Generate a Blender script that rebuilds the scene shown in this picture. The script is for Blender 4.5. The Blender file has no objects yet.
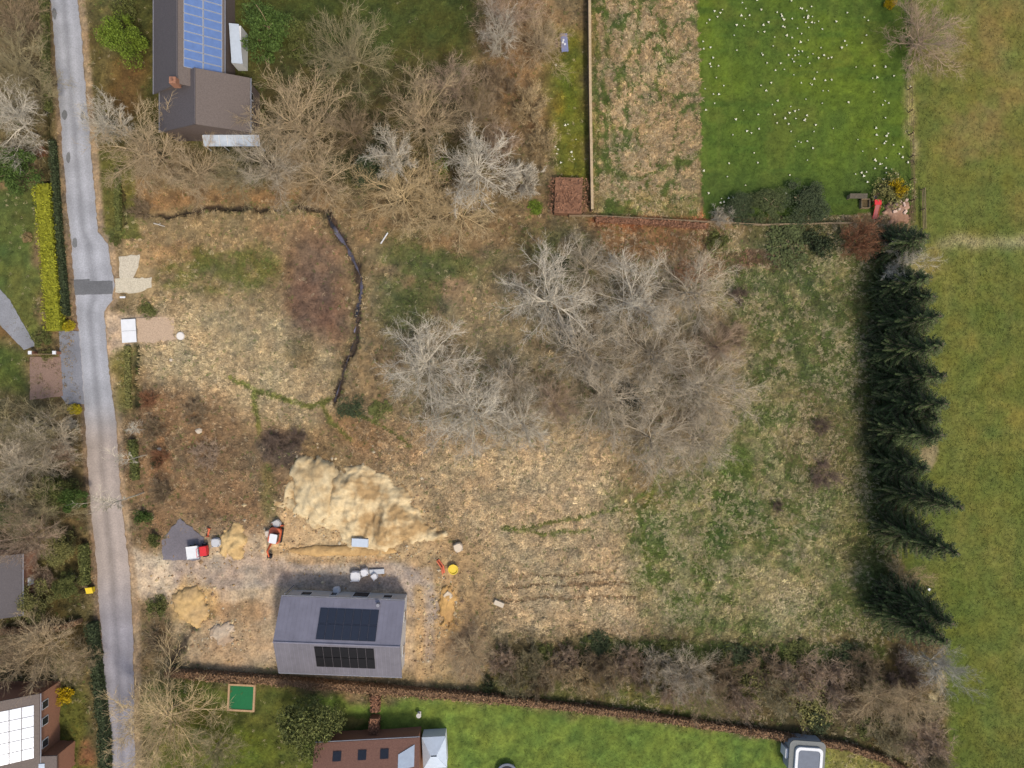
import bpy, math, random
import numpy as np
from mathutils import Vector, Matrix

random.seed(7)
R = np.random.default_rng(11)
C = bpy.context.scene.collection
H = 102.4          # camera height, m
S = 0.15           # metres per photo pixel on the ground
K = 0.60           # albedo scale

# ------------------------------------------------------------------ helpers
def lin(c):
    c = np.asarray(c, float) / 255.0
    return np.where(c <= 0.04045, c / 12.92, ((c + 0.055) / 1.055) ** 2.4)

def A(r, g, b):
    return tuple(float(v) for v in lin((r, g, b)) * K) + (1.0,)

def W(px, py, z=0.0):
    """ground-plan position of a point at height z seen at photo pixel px, py"""
    f = (H - z) / H
    return ((px - 512) * S * f, (384 - py) * S * f)

def sm(a, b, x):
    t = np.clip((x - a) / (b - a), 0, 1)
    return t * t * (3 - 2 * t)

def vnoise(x, y, scale, seed):
    g = np.random.default_rng(seed).random((256, 256))
    u, v = x / scale, y / scale
    i, j = np.floor(u).astype(int), np.floor(v).astype(int)
    fu, fv = u - i, v - j
    fu, fv = fu * fu * (3 - 2 * fu), fv * fv * (3 - 2 * fv)
    i0, j0, i1, j1 = i % 256, j % 256, (i + 1) % 256, (j + 1) % 256
    return (g[i0, j0] * (1 - fu) * (1 - fv) + g[i1, j0] * fu * (1 - fv)
            + g[i0, j1] * (1 - fu) * fv + g[i1, j1] * fu * fv)

def fbm(x, y, scale, seed, octv=4):
    s, a, t = 0, 1.0, 0
    for k in range(octv):
        s = s + a * vnoise(x, y, scale / 2 ** k, seed + k * 17)
        t += a
        a *= 0.55
    return s / t

def mesh_np(name, V, F, col=None, smooth=False):
    """V (N,3), F (M,3) or (M,4) int; col (N,3) per vertex"""
    V = np.ascontiguousarray(V, np.float32)
    F = np.ascontiguousarray(F, np.int32)
    m = bpy.data.meshes.new(name)
    n, k = F.shape
    m.vertices.add(len(V)); m.vertices.foreach_set('co', V.ravel())
    m.loops.add(n * k); m.loops.foreach_set('vertex_index', F.ravel())
    m.polygons.add(n)
    m.polygons.foreach_set('loop_start', np.arange(0, n * k, k, dtype=np.int32))
    m.polygons.foreach_set('use_smooth', np.full(n, smooth))
    if col is not None:
        a = m.attributes.new('Col', 'FLOAT_COLOR', 'POINT')
        cc = np.ones((len(V), 4), np.float32); cc[:, :3] = col
        a.data.foreach_set('color', cc.ravel())
    m.update(calc_edges=True)
    return m

def link(name, mesh, mat=None, parent=None, loc=None):
    o = bpy.data.objects.new(name, mesh); C.objects.link(o)
    if mat is not None and mesh is not None:
        if len(mesh.materials) == 0:
            mesh.materials.append(None)
        o.material_slots[0].link = 'OBJECT'
        o.material_slots[0].material = mat
    if parent is not None: o.parent = parent
    if loc is not None: o.location = loc
    return o

def tag(o, label=None, cat=None, group=None, kind=None):
    if label: o['label'] = label
    if cat: o['category'] = cat
    if group: o['group'] = group
    if kind: o['kind'] = kind
    return o

def thing(name, label, cat, loc=(0, 0, 0), rot=0, group=None):
    o = bpy.data.objects.new(name, None); C.objects.link(o)
    o.location = loc; o.rotation_euler = (0, 0, rot); o.empty_display_size = .5
    return tag(o, label, cat, group)

class MB:
    def __init__(s): s.v = []; s.f = []
    def add(s, vs, fs):
        b = len(s.v); s.v += [tuple(v) for v in vs]; s.f += [tuple(i + b for i in f) for f in fs]
        return s
    def box(s, c, d, rz=0, rx=0, ry=0):
        M = Matrix.Translation(c) @ Matrix.Rotation(rz, 4, 'Z') @ Matrix.Rotation(ry, 4, 'Y') @ Matrix.Rotation(rx, 4, 'X')
        vs = [M @ Vector((sx * d[0] / 2, sy * d[1] / 2, sz * d[2] / 2)) for sx in (-1, 1) for sy in (-1, 1) for sz in (-1, 1)]
        return s.add(vs, [(0, 1, 3, 2), (4, 6, 7, 5), (0, 4, 5, 1), (2, 3, 7, 6), (0, 2, 6, 4), (1, 5, 7, 3)])
    def prism(s, poly, z0, z1):
        n = len(poly)
        vs = [(x, y, z0) for x, y in poly] + [(x, y, z1) for x, y in poly]
        return s.add(vs, [tuple(range(n - 1, -1, -1)), tuple(range(n, 2 * n))] + [(i, (i + 1) % n, n + (i + 1) % n, n + i) for i in range(n)])
    def tube(s, p0, p1, r0, r1, n=8):
        p0, p1 = Vector(p0), Vector(p1); d = (p1 - p0).normalized()
        u = d.orthogonal().normalized(); w = d.cross(u)
        vs = [p + (u * math.cos(t) + w * math.sin(t)) * r for p, r in ((p0, r0), (p1, r1)) for t in [2 * math.pi * i / n for i in range(n)]]
        return s.add(vs, [(i, (i + 1) % n, n + (i + 1) % n, n + i) for i in range(n)] + [tuple(range(n - 1, -1, -1)), tuple(range(n, 2 * n))])
    def slab(s, q, t):
        """quad q (four 3-D corners) with thickness t downwards along its normal"""
        q = [Vector(p) for p in q]; nrm = (q[1] - q[0]).cross(q[3] - q[0]).normalized()
        if nrm.z < 0: nrm = -nrm
        vs = q + [p - nrm * t for p in q]
        return s.add(vs, [(0, 1, 2, 3), (7, 6, 5, 4)] + [(i, (i + 1) % 4 , 4 + (i + 1) % 4, 4 + i)[::-1] for i in range(4)])
    def mesh(s, name):
        m = bpy.data.meshes.new(name); m.from_pydata(s.v, [], s.f); m.update()
        import bmesh
        b = bmesh.new(); b.from_mesh(m); bmesh.ops.recalc_face_normals(b, faces=b.faces); b.to_mesh(m); b.free()
        return m
    def build(s, name, mat, parent=None, loc=None):
        return link(name, s.mesh(name), mat, parent, loc)

# ------------------------------------------------------------------ materials
def mat(name, rgb, rough=.9, noise=.25, scale=4.0, use_col=False, bump=0.0, spec=.2, metal=0.0, rgb2=None, coords='Object', scale2=None):
    m = bpy.data.materials.new(name); m.use_nodes = True
    nt = m.node_tree; N = nt.nodes; L = nt.links
    b = N['Principled BSDF']; b.inputs['Roughness'].default_value = rough
    b.inputs['Specular IOR Level'].default_value = spec; b.inputs['Metallic'].default_value = metal
    tc = N.new('ShaderNodeTexCoord')
    n1 = N.new('ShaderNodeTexNoise'); n1.inputs['Scale'].default_value = scale; n1.inputs['Detail'].default_value = 6
    n1.inputs['Roughness'].default_value = .65
    L.new(tc.outputs[coords], n1.inputs['Vector'])
    mr = N.new('ShaderNodeMapRange'); mr.inputs[1].default_value = .3; mr.inputs[2].default_value = .7
    mr.inputs[3].default_value = 1 - noise; mr.inputs[4].default_value = 1 + noise
    L.new(n1.outputs['Fac'], mr.inputs[0])
    mx = N.new('ShaderNodeMix'); mx.data_type = 'RGBA'; mx.blend_type = 'MULTIPLY'; mx.inputs[0].default_value = 1
    if rgb2 is not None:
        n2 = N.new('ShaderNodeTexNoise'); n2.inputs['Scale'].default_value = scale2 or scale * .3; n2.inputs['Detail'].default_value = 4
        L.new(tc.outputs[coords], n2.inputs['Vector'])
        r2 = N.new('ShaderNodeMapRange'); r2.inputs[1].default_value = .42; r2.inputs[2].default_value = .6
        L.new(n2.outputs['Fac'], r2.inputs[0])
        m2 = N.new('ShaderNodeMix'); m2.data_type = 'RGBA'
        L.new(r2.outputs[0], m2.inputs[0]); m2.inputs[6].default_value = A(*rgb); m2.inputs[7].default_value = A(*rgb2)
        L.new(m2.outputs[2], mx.inputs[6])
    elif use_col:
        at = N.new('ShaderNodeAttribute'); at.attribute_name = 'Col'
        if rgb is None:
            L.new(at.outputs['Color'], mx.inputs[6])
        else:
            m3 = N.new('ShaderNodeMix'); m3.data_type = 'RGBA'; m3.blend_type = 'MULTIPLY'; m3.inputs[0].default_value = 1
            m3.inputs[6].default_value = A(*rgb); L.new(at.outputs['Color'], m3.inputs[7])
            L.new(m3.outputs[2], mx.inputs[6])
    else:
        mx.inputs[6].default_value = A(*rgb)
    L.new(mr.outputs[0], mx.inputs[7]); L.new(mx.outputs[2], b.inputs['Base Color'])
    if bump:
        bp = N.new('ShaderNodeBump'); bp.inputs['Strength'].default_value = bump; bp.inputs['Distance'].default_value = .1
        L.new(n1.outputs['Fac'], bp.inputs['Height']); L.new(bp.outputs[0], b.inputs['Normal'])
    return m

GROUND = mat('ground_soil_and_turf', None, 1, .38, 3.2, True, .6, .05)
LAWNM = mat('mown_turf', None, 1, .25, 2.4, True, .5, .05)
GRASSM = mat('grass_blades', None, .9, .1, 1.0, True, 0, .1)
TW = {k: mat('bark_' + k, c, .95, .15, 1.5, True, 0, .1) for k, c in dict(
    grey=(202, 186, 158), pale=(218, 206, 182), tan=(196, 172, 134), pink=(190, 164, 136), rust=(168, 120, 88),
    olive=(168, 154, 116), straw=(208, 182, 136), dark=(136, 116, 100), white=(206, 198, 182), brown=(160, 138, 108)).items()}
LF = {k: mat('leaf_' + k, c, .8, .2, 1.2, True, 0, .2) for k, c in dict(
    dark=(72, 82, 52), green=(88, 110, 50), lime=(124, 144, 50), yellow=(196, 178, 40), olive=(136, 132, 76), moss=(112, 116, 62),
    rust=(160, 116, 88), straw=(182, 156, 110), conifer=(76, 88, 48), gold=(218, 184, 30), ivy=(62, 72, 56), deep=(88, 96, 56), hedge=(158, 158, 44), brown=(156, 122, 90)).items()}

# ------------------------------------------------------------------ ground painting
xs = np.arange(-110, 1136, 2.0); ys = np.arange(-110, 880, 2.0)
PX, PY = np.meshgrid(xs, ys)                     # photo pixels of the vertices
wx = (fbm(PX, PY, 26, 3) - .5) * 26; wy = (fbm(PX, PY, 26, 5) - .5) * 26
JX, JY = PX + wx, PY + wy                        # ragged outlines

def inpoly(X, Y, P):
    r = np.zeros(X.shape, bool)
    for (x0, y0), (x1, y1) in zip(P, P[1:] + P[:1]):
        if y0 == y1: continue
        c = (y0 > Y) != (y1 > Y)
        r ^= c & (X < (x1 - x0) * (Y - y0) / (y1 - y0) + x0)
    return r

def blur(m, n):
    m = m.astype(float)
    for _ in range(2):
        for ax in (0, 1):
            k = int(max(1, n))
            p = np.pad(m, [(k, k) if a == ax else (0, 0) for a in (0, 1)], mode='edge')
            cs = np.cumsum(np.insert(p, 0, 0, axis=ax), axis=ax)
            m = (np.take(cs, range(2 * k + 1, cs.shape[ax]), ax) - np.take(cs, range(0, cs.shape[ax] - 2 * k - 1), ax)) / (2 * k + 1)
    return m

def poly(P, soft=6, ragged=True):
    m = inpoly(JX if ragged else PX, JY if ragged else PY, list(P))
    return blur(m, soft / 2) if soft else m.astype(float)

def rect(x0, y0, x1, y1, soft=6, ragged=True):
    return poly([(x0, y0), (x1, y0), (x1, y1), (x0, y1)], soft, ragged)

def ell(x, y, rx, ry, soft=.5):
    d = ((JX - x) / rx) ** 2 + ((JY - y) / ry) ** 2
    return 1 - sm(1 - soft, 1 + soft, d)

def polydist(P, X=None, Y=None):
    X = PX if X is None else X; Y = PY if Y is None else Y
    d = np.full(X.shape, 1e9)
    for (x0, y0), (x1, y1) in zip(P[:-1], P[1:]):
        dx, dy = x1 - x0, y1 - y0
        t = np.clip(((X - x0) * dx + (Y - y0) * dy) / (dx * dx + dy * dy), 0, 1)
        d = np.minimum(d, np.hypot(X - x0 - t * dx, Y - y0 - t * dy))
    return d

def line(P, w, soft=1.0, jit=.35):
    return 1 - sm(w * .5, w * .5 + soft + .1, polydist(P, PX + wx * jit, PY + wy * jit))

COL = np.zeros(PX.shape + (3,)); COL[:] = (138, 116, 82)
DEN = np.full(PX.shape, 3.0)       # tussocks per square metre
LEN = np.full(PX.shape, .42)       # blade length
GP = np.full(PX.shape, .12)        # share of tussocks that are green
def paint(m, c, a=1.0, den=None, ln=None, gp=None):
    m = np.clip(m * a, 0, 1)
    COL[:] = COL * (1 - m[..., None]) + np.array(c, float) * m[..., None]
    if den is not None: DEN[:] = DEN * (1 - m) + den * m
    if gp is not None: GP[:] = GP * (1 - m) + gp * m
    if ln is not None: LEN[:] = LEN * (1 - m) + ln * m

n1 = fbm(PX, PY, 30, 21); n2 = fbm(PX, PY, 12, 31); n3 = fbm(PX, PY, 70, 41)
# gardens west of the lane and north-west
paint(rect(-200, -200, 60, 175), (122, 106, 72), 1, 3)
paint(rect(90, -200, 480, 150, 14), (88, 84, 42), 1, 2, .25)
paint(rect(230, -200, 470, 60, 14), (80, 82, 36), 1, 2, .25)
paint(ell(435, 35, 30, 50), (92, 90, 38))
paint(rect(235, -20, 470, 110, 16), (80, 86, 42), .85, 2, .2, .6)
paint(rect(250, 60, 470, 185, 14), (92, 82, 52), .8)
paint(ell(375, 128, 16, 22), (60, 58, 38), .8)
paint(ell(240, 160, 30, 22), (76, 74, 44), .8)
paint(ell(365, 165, 40, 20), (72, 74, 44), .8)
paint(rect(100, -200, 112, 120, 3), (116, 104, 62))
paint(rect(112, 60, 145, 120, 6), (128, 92, 58), .7)
# plot, north-west part
paint(poly([(118, 188), (330, 190), (345, 300), (320, 330), (130, 310)]), (162, 138, 98), 1, 5, .35)
paint(rect(120, 188, 330, 206, 4), (160, 120, 78), .7)
paint(ell(235, 272, 62, 24, .7) * sm(.3, .5, n1), (112, 112, 58), .9, None, None, .4)
paint(ell(180, 262, 26, 20, .7) * sm(.4, .6, n2), (106, 108, 50), .8)
paint(ell(290, 230, 30, 14, .6), (170, 136, 98), .6)
paint(poly([(135, 300), (330, 305), (350, 410), (300, 430), (140, 400)], 12), (184, 162, 122), 1, 7, .4, .06)
paint(ell(160, 255, 30, 12), (176, 142, 98), .8)
paint(ell(230, 345, 70, 30, .8), (192, 170, 128), .7)
paint(poly([(290, 235), (340, 240), (350, 290), (345, 340), (300, 345), (285, 300)], 8), (126, 100, 78), 1, 1.5, .3)
paint(ell(312, 305, 22, 26), (116, 90, 74), .6)
paint(ell(300, 350, 20, 16, .6), (122, 108, 76), .6)
paint(poly([(365, 225), (400, 232), (398, 400), (345, 405), (360, 320)], 10), (146, 124, 90), .9, 3)
paint(poly([(385, 235), (470, 240), (520, 270), (515, 330), (470, 345), (390, 335), (378, 280)], 10) * sm(.25, .42, n1), (96, 104, 58), .8, 4, .3, .42)
paint(ell(495, 300, 24, 30, .6), (84, 94, 50), .8, None, None, .45)
paint(ell(458, 294, 14, 18, .4), (158, 124, 94), .9, 1)
paint(ell(470, 240, 50, 14, .6), (150, 120, 84), .8)
# middle
paint(poly([(400, 330), (520, 240), (720, 225), (750, 330), (745, 420), (690, 480), (560, 440), (430, 440), (390, 390)], 14), (154, 136, 102), 1, 4, .35, .2)
paint(poly([(505, 225), (590, 235), (600, 300), (540, 260)], 10) * sm(.35, .55, n2), (100, 102, 54), .8)
paint(poly([(590, 214), (712, 224), (715, 255), (600, 262)], 8), (152, 112, 74), .9, 5, .4)
paint(rect(596, 214, 706, 226, 3), (172, 98, 60), .8)
paint(ell(690, 268, 20, 8), (168, 118, 82), .6)
paint(poly([(330, 415), (420, 430), (520, 440), (600, 460), (640, 540), (650, 640), (490, 650), (470, 580), (440, 500), (380, 470)], 14), (198, 172, 130), 1, 9, .5, .08)
paint(ell(560, 470, 60, 40, .7), (204, 178, 136), .8, 9)
paint(ell(390, 440, 50, 26, .7), (168, 136, 98), .7, 8)
paint(ell(350, 430, 34, 16, .7), (156, 124, 86), .8)
# east of the grove
paint(poly([(715, 250), (870, 245), (885, 640), (740, 650), (650, 640), (630, 540), (680, 490), (745, 430), (750, 330)], 10), (170, 156, 112), 1, 8, .42)
gm = poly([(715, 250), (872, 245), (890, 640), (700, 650), (600, 500), (690, 480), (745, 430), (750, 330)], 12)
paint(gm, (146, 140, 90), .6, None, None, .3)
paint(gm * sm(.46, .6, n2 * .6 + n1 * .4), (92, 106, 56), .6, None, None, .6)
paint(gm * (1 - sm(.006, .03, np.abs(fbm(PX, PY, 30, 201, 3) - .5))), (88, 104, 50), .7, None, None, .8)
paint(poly([(715, 255), (875, 245), (880, 400), (760, 390), (730, 330)], 14) * sm(.36, .56, n2), (98, 104, 64), .6, None, None, .55)
paint(ell(730, 262, 30, 14), (116, 84, 62), .5)
paint(ell(800, 235, 50, 26), (92, 94, 58), .8)
paint(ell(760, 262, 26, 10), (112, 82, 66), .7)
paint(ell(720, 505, 28, 40, .8) * sm(.4, .6, n1), (78, 100, 44), .8)
paint(ell(735, 465, 16, 20, .7), (86, 108, 46), .7)
paint(ell(825, 440, 40, 50, .8), (142, 122, 84), .7)
paint(rect(842, 260, 885, 640, 14), (108, 108, 62), .7)  # shade of the conifer row, fading westward, put into the ground colour
paint(rect(868, 250, 890, 640, 5), (84, 92, 46), .85)  # darkest part of the conifers' painted shadow, at their foot
paint(ell(760, 590, 60, 30, .8) * sm(.42, .58, n1), (182, 166, 122), .8, None, None, .1)
paint(ell(690, 580, 60, 40, .8) * sm(.45, .6, n2), (96, 110, 50), .7)
paint(poly([(490, 640), (600, 640), (720, 640), (890, 640), (950, 660), (950, 768), (860, 768), (640, 712), (490, 692)], 8), (98, 86, 56), 1, 3)
paint(line([(590, 645), (680, 650), (790, 655), (880, 652)], 10, 8), (74, 86, 42), .8, 5)  # hedgerow's shadow on its north side, painted into the ground
# green foot tracks through the straw
for P, w in (([(232, 378), (250, 390), (280, 396), (310, 406), (330, 398)], 3), ([(252, 395), (258, 420), (262, 450), (268, 500)], 2.5),
             ([(322, 404), (330, 425), (350, 440)], 1.6), ([(355, 412), (380, 425), (410, 445)], 2), ([(505, 530), (560, 520), (620, 510), (660, 480)], 1.6),
             ([(500, 525), (540, 532), (590, 530)], 1.5), ([(660, 470), (640, 520), (650, 580)], 2)):
    paint(line(P, w, 2), (104, 112, 50), .8)
# wheel ruts
RUTS = [[(503, 589), (540, 585), (600, 583), (628, 583)], [(500, 600), (560, 598), (600, 596), (634, 597)], [(515, 577), (560, 575), (600, 573)]]
RM = np.zeros(PX.shape)
for P in RUTS: RM = np.maximum(RM, line(P, 2.4, 1.4, .25))
paint(RM, (134, 108, 78), .8, 2)
# north straw strip and lawn
paint(poly([(590, -200), (692, -200), (700, 216), (592, 214)], 2, False), (166, 140, 94), 1, 9, .42)
sm_ = poly([(590, -200), (692, -200), (700, 216), (592, 214)], 2, False)
paint(sm_ * sm(.46, .6, n2), (120, 118, 60), .7)
paint(sm_ * (ell(635, 160, 36, 30, .8)), (150, 130, 98), .6)
paint(sm_, (178, 152, 110), 1, None, None, .12)
for sd_, sc_ in ((211, 44), (223, 30), (227, 22)):
    paint(sm_ * (1 - sm(.006, .03, np.abs(fbm(PX + wx, PY * .7 + wy, sc_, sd_, 3) - .5))), (90, 104, 50), .9, 6, .3, .85)
for P in ([(602, -20), (606, 40), (604, 100), (612, 130), (618, 165), (632, 176)], [(640, -10), (636, 40), (622, 70), (618, 100)], [(660, 100), (655, 80), (672, 60), (690, 45)],
          [(598, 170), (640, 178), (680, 160), (700, 150)], [(594, 0), (597, 80), (596, 190)]):
    paint(line(P, 2, 2) , (92, 104, 46), .7)
paint(rect(596, 196, 702, 214, 5), (112, 112, 56), .5)
LAWN = [(693, -200), (910, -200), (913, 190), (910, 214), (702, 218), (700, 120)]
lm = inpoly(PX + (vnoise(PX, PY, 5, 601) - .5) * 4, PY + (vnoise(PX, PY, 5, 603) - .5) * 3, LAWN).astype(float)
paint(lm, (80, 97, 42), 1, 0, .1)
paint(lm * sm(.4, .65, n3), (96, 110, 40), .7)
paint(lm * sm(.5, .7, n1), (108, 110, 50), .4)
paint(lm * sm(.5, .8, fbm(PX * 2.4, PY * .2, 15, 303, 3)), (100, 110, 52), .35)
paint(lm * sm(.55, .75, fbm(PX * .3, PY * 1.6, 14, 301, 3)), (70, 92, 40), .5)
paint(lm * rect(697, 175, 912, 220, 10), (68, 84, 42), .7)
# narrow garden left of the wall
paint(poly([(540, 30), (586, 30), (588, 185), (555, 190), (535, 90)], 5), (112, 112, 44), 1, 2, .25)
paint(ell(562, 95, 18, 30, .6), (100, 112, 36), .7)
paint(ell(560, 105, 10, 12), (122, 112, 36), .8)
paint(rect(480, -200, 550, 150, 10), (146, 116, 80), .9, 3)
paint(rect(576, -200, 588, 60, 3), (140, 116, 76), .6)
# fields on the east
FIELD = [(911, -200), (1400, -200), (1400, 1000), (955, 1000), (945, 640), (900, 560), (900, 250), (915, 225)]
fm = poly(FIELD, 3, False)
paint(fm, (112, 114, 54), 1, 7, .2, 0)
paint(fm * rect(915, -200, 1400, 228, 4), (122, 115, 58), .9, 5, .18, 0)
stripe = sm(.45, .7, fbm(PX * 2.2, PY * .16, 16, 311, 3))
paint(fm * stripe, (100, 106, 48), .5)
paint(fm * ell(1010, 60, 34, 90, .8), (138, 118, 70), .6)
paint(fm * ell(965, 90, 40, 90, .9) * sm(.45, .65, n1), (134, 116, 70), .6)
paint(fm * rect(990, 330, 1100, 520, 26) * sm(.4, .6, n1), (140, 126, 62), .5)
paint(fm * rect(950, 560, 972, 900, 8), (92, 104, 40), .6)
paint(fm * sm(.52, .68, n2), (130, 128, 66), .45)
paint(fm * (1 - sm(.42, .6, n1 * .5 + n3 * .5)), (94, 106, 46), .5)
paint(poly([(945, 236), (1200, 234), (1200, 246), (945, 247), (930, 258)], 4), (190, 172, 132), .9, 9, .4)
paint(ell(925, 265, 20, 22, .7), (150, 134, 82), .6)
paint(rect(910, 84, 918, 160, 2), (196, 172, 124), .75, 8, .3)
paint(ell(929, 458, 9, 12, .5), (168, 148, 120), .7)
paint(ell(938, 680, 4, 20, .5), (190, 172, 130), .8)
# south gardens
paint(poly([(150, 684), (380, 700), (500, 706), (640, 722), (780, 742), (850, 752), (900, 775), (900, 1000), (150, 1000)], 3), (104, 122, 52), 1, 0, .15)
paint(rect(150, 680, 310, 1000, 14), (92, 92, 42), .9, 2, .2)
paint(ell(230, 750, 50, 25, .7), (96, 106, 36), .7)
paint(ell(340, 725, 26, 20, .7), (80, 90, 42), .8)
paint(ell(352, 722, 8, 7, .6), (130, 116, 66), .7)
paint(poly([(790, 735), (860, 748), (910, 775), (900, 1000), (825, 1000), (830, 760)], 5), (142, 134, 74), .9, 4, .3)
paint(rect(400, 690, 780, 1000, 20) * sm(.45, .65, n3), (116, 130, 56), .6)
# west gardens
paint(rect(-200, 185, 36, 345, 3), (96, 108, 54), 1, 2, .2)
paint(ell(20, 300, 22, 30), (116, 112, 56), .6)
paint(ell(12, 205, 30, 26), (92, 98, 50), .7)
paint(poly([(-100, 300), (6, 306), (28, 345), (-100, 352)], 3), (126, 98, 60), 1, 1)
paint(rect(-200, 350, 30, 400, 5), (84, 96, 42), .9, 2, .2)
paint(rect(-200, 395, 92, 560, 8), (112, 98, 66), 1, 3)
paint(rect(-200, 540, 88, 640, 8), (102, 92, 54), 1, 3)
paint(rect(-200, 630, 104, 1000, 8), (106, 94, 60), 1, 2)
paint(rect(50, 690, 84, 900, 5), (98, 98, 42), .9)
paint(rect(78, 735, 90, 765, 3), (158, 104, 72), .8)
# scrubby ground between lane and plot
paint(poly([(128, 385), (220, 395), (240, 430), (280, 450), (290, 520), (140, 540), (128, 470)], 10), (146, 118, 86), .95, 5, .35)
paint(ell(160, 445, 10, 50, .6), (156, 114, 78), .5)
paint(ell(195, 425, 40, 20, .6), (150, 120, 86), .7)
paint(poly([(165, 480), (285, 480), (288, 525), (170, 525)], 10), (146, 118, 86), .8, 4)
paint(ell(283, 452, 24, 22, .6), (104, 88, 74), .9, 3)
paint(line([(266, 470), (272, 520)], 6, 8), (116, 108, 62), .6)
# building site
YARD = [(126, 552), (140, 556), (150, 555), (200, 530), (290, 525), (420, 560), (450, 580), (440, 680), (270, 672), (165, 668), (180, 610), (150, 604), (128, 604)]
ym = poly(YARD, 8)
paint(ym, (194, 168, 134), 1, 0, .2)
paint(rect(410, 545, 480, 690, 12), (176, 146, 104), .9, 1, .25)
paint(line([(128, 578), (200, 572), (300, 574), (410, 578), (422, 610)], 20, 8, .6), (174, 158, 142), .9, 0)
paint(ell(230, 570, 60, 18, .7), (178, 156, 132), .8, 0)
paint(ell(195, 606, 26, 24, .6), (204, 164, 102), .7, 0)
paint(ell(240, 612, 30, 12, .6), (150, 118, 82), .7, .5)
paint(ell(225, 640, 46, 28, .7), (174, 146, 110), .8, .3)
paint(ell(222, 632, 14, 12, .6), (190, 168, 140), .6)
paint(line([(418, 590), (420, 690)], 8, 5), (190, 158, 112), .8, 0)
paint(line([(426, 570), (428, 660)], 6, 5), (170, 152, 130), .7, 0)
paint(ell(448, 615, 10, 24, .6), (206, 164, 104), .6, 0)
paint(ell(470, 655, 24, 30), (134, 112, 86), .7)
paint(line([(275, 548), (340, 550), (400, 552)], 8, 5), (200, 166, 116), .9, 0)
paint(line([(290, 560), (400, 560)], 3, 3), (144, 116, 84), .7)
paint(poly([(270, 540), (300, 470), (430, 480), (445, 550), (400, 560), (280, 556)], 8), (196, 166, 122), .9, 0)
paint(poly([(130, 548), (165, 562), (170, 598), (128, 602)], 3), (206, 184, 152), 1, 0)
# verges along the lane
RL = [(-200, 33), (0, 51), (100, 59), (195, 66.5), (290, 75), (330, 79), (420, 85), (480, 89), (573, 97), (700, 106), (768, 110), (1000, 124)]
RR = [(-200, 62), (0, 78), (100, 87), (195, 95), (232, 98), (244, 108), (285, 114), (300, 112), (312, 104), (380, 110), (420, 116), (500, 121), (573, 130), (640, 133), (768, 135), (1000, 140)]
rl = lambda y: np.interp(y, *zip(*RL)); rr = lambda y: np.interp(y, *zip(*RR))
dl = rl(PY) - PX; dr = PX - rr(PY)
paint((dl > -4) * (1 - sm(3, 7, dl + wx * .2)), (138, 116, 92), .9, .6, .2)
paint((dr > -4) * (1 - sm(4, 9, dr + wx * .25)), (170, 144, 112), .9, .6, .2)
paint((dr > 0) * (dr < 60) * (1 - sm(14, 20, np.abs(dr - 24))) * (PY < 240) * (PY > 150), (98, 104, 44), .7, 3)
paint(rect(118, 340, 134, 412, 4), (128, 120, 62), .8, 3)
paint(rect(44, 0, 52, 400, 3) , (96, 92, 50), .5)
paint(poly([(104, 312), (136, 316), (168, 316), (178, 340), (140, 344), (110, 352)], 3, False), (198, 170, 138), 1, .2, .15)
paint(poly([(104, 318), (120, 318), (118, 350), (108, 380), (106, 350)], 4), (194, 166, 134), .9, .2)
# ditches, stream bed and the dark groove beside the west hedges
STREAM = [(326, 212), (333, 228), (345, 245), (354, 262), (361, 278), (361, 292), (355, 318), (352, 345), (343, 372), (334, 402)]
DITCH = [(130, 213), (162, 214), (196, 213), (214, 208), (240, 207), (285, 208), (330, 209)]
SIDE = [(136, 344), (136, 408)]
NORTHD = [(122, 190), (124, 228)]
WESTLINE = [(38, 0), (40, 60), (46, 110), (50, 165), (56, 235), (62, 300), (64, 318)]  # narrow dark groove along the lane-side hedges
SOUTHD = [(206, 612), (190, 632), (176, 652), (170, 664)]
LOWD = [(84, 545), (84, 590)]
HGT = (fbm(PX, PY, 9, 77, 3) - .5) * .35 - RM * .12
HGT += (n1 - .5) * .5
for P, w, dep, c in ((STREAM, 3.4, .5, (74, 62, 54)), (DITCH, 2.6, .55, (62, 52, 42)), (SIDE, 3.5, .5, (66, 66, 44)), (NORTHD, 2.5, .5, (66, 60, 40)),
                     (WESTLINE, 2.6, .45, (64, 60, 36)), (SOUTHD, 4, .5, (92, 78, 64)), (LOWD, 3.5, .5, (74, 64, 46))):
    wv = w * (.25 + 1.5 * vnoise(PX, PY, 11, 401)) * (1 if P is STREAM else .8)
    dd = polydist(P, PX + wx * .55 + (vnoise(PX, PY, 5, 403) - .5) * 4, PY + wy * .55 + (vnoise(PX, PY, 5, 405) - .5) * 4)
    m = (1 - sm(wv * .5, wv * .5 + 2.4, dd)) * (sm(.12, .34, vnoise(PX, PY, 17, 407)) if P is not STREAM else 1)
    edge = 1 - sm(wv * .5 + 2, wv * .5 + 9, dd)
    paint(edge * sm(.35, .6, n2), (118, 104, 70), .5, 6, .5, .25)
    paint(m, c, .92, 1.2)
    HGT -= m * dep
flat = np.zeros(PX.shape)
for m in (lm, ym, ((dl < 7) & (dr < 9)).astype(float), rect(-200, 185, 36, 345, 3), fm, rect(500, 700, 790, 1000, 8), poly([(104, 312), (136, 316), (168, 316), (178, 340), (140, 344), (110, 352)], 3),
          poly([(118, 250), (155, 252), (155, 300), (112, 300)], 3, False), rect(20, 345, 75, 402, 3, False), poly([(128, 548), (168, 558), (172, 600), (128, 602)], 3, False)):
    flat = np.maximum(flat, blur(m, 2))
HGT *= 1 - .9 * np.clip(flat, 0, 1)
HGT = np.where((dl < 6) & (dr < 8), -.06, HGT)
HGT = np.where((PX > 22) & (PX < 100) & (PY > 343) & (PY < 404), -.06, HGT)
HGT -= .04
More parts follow.
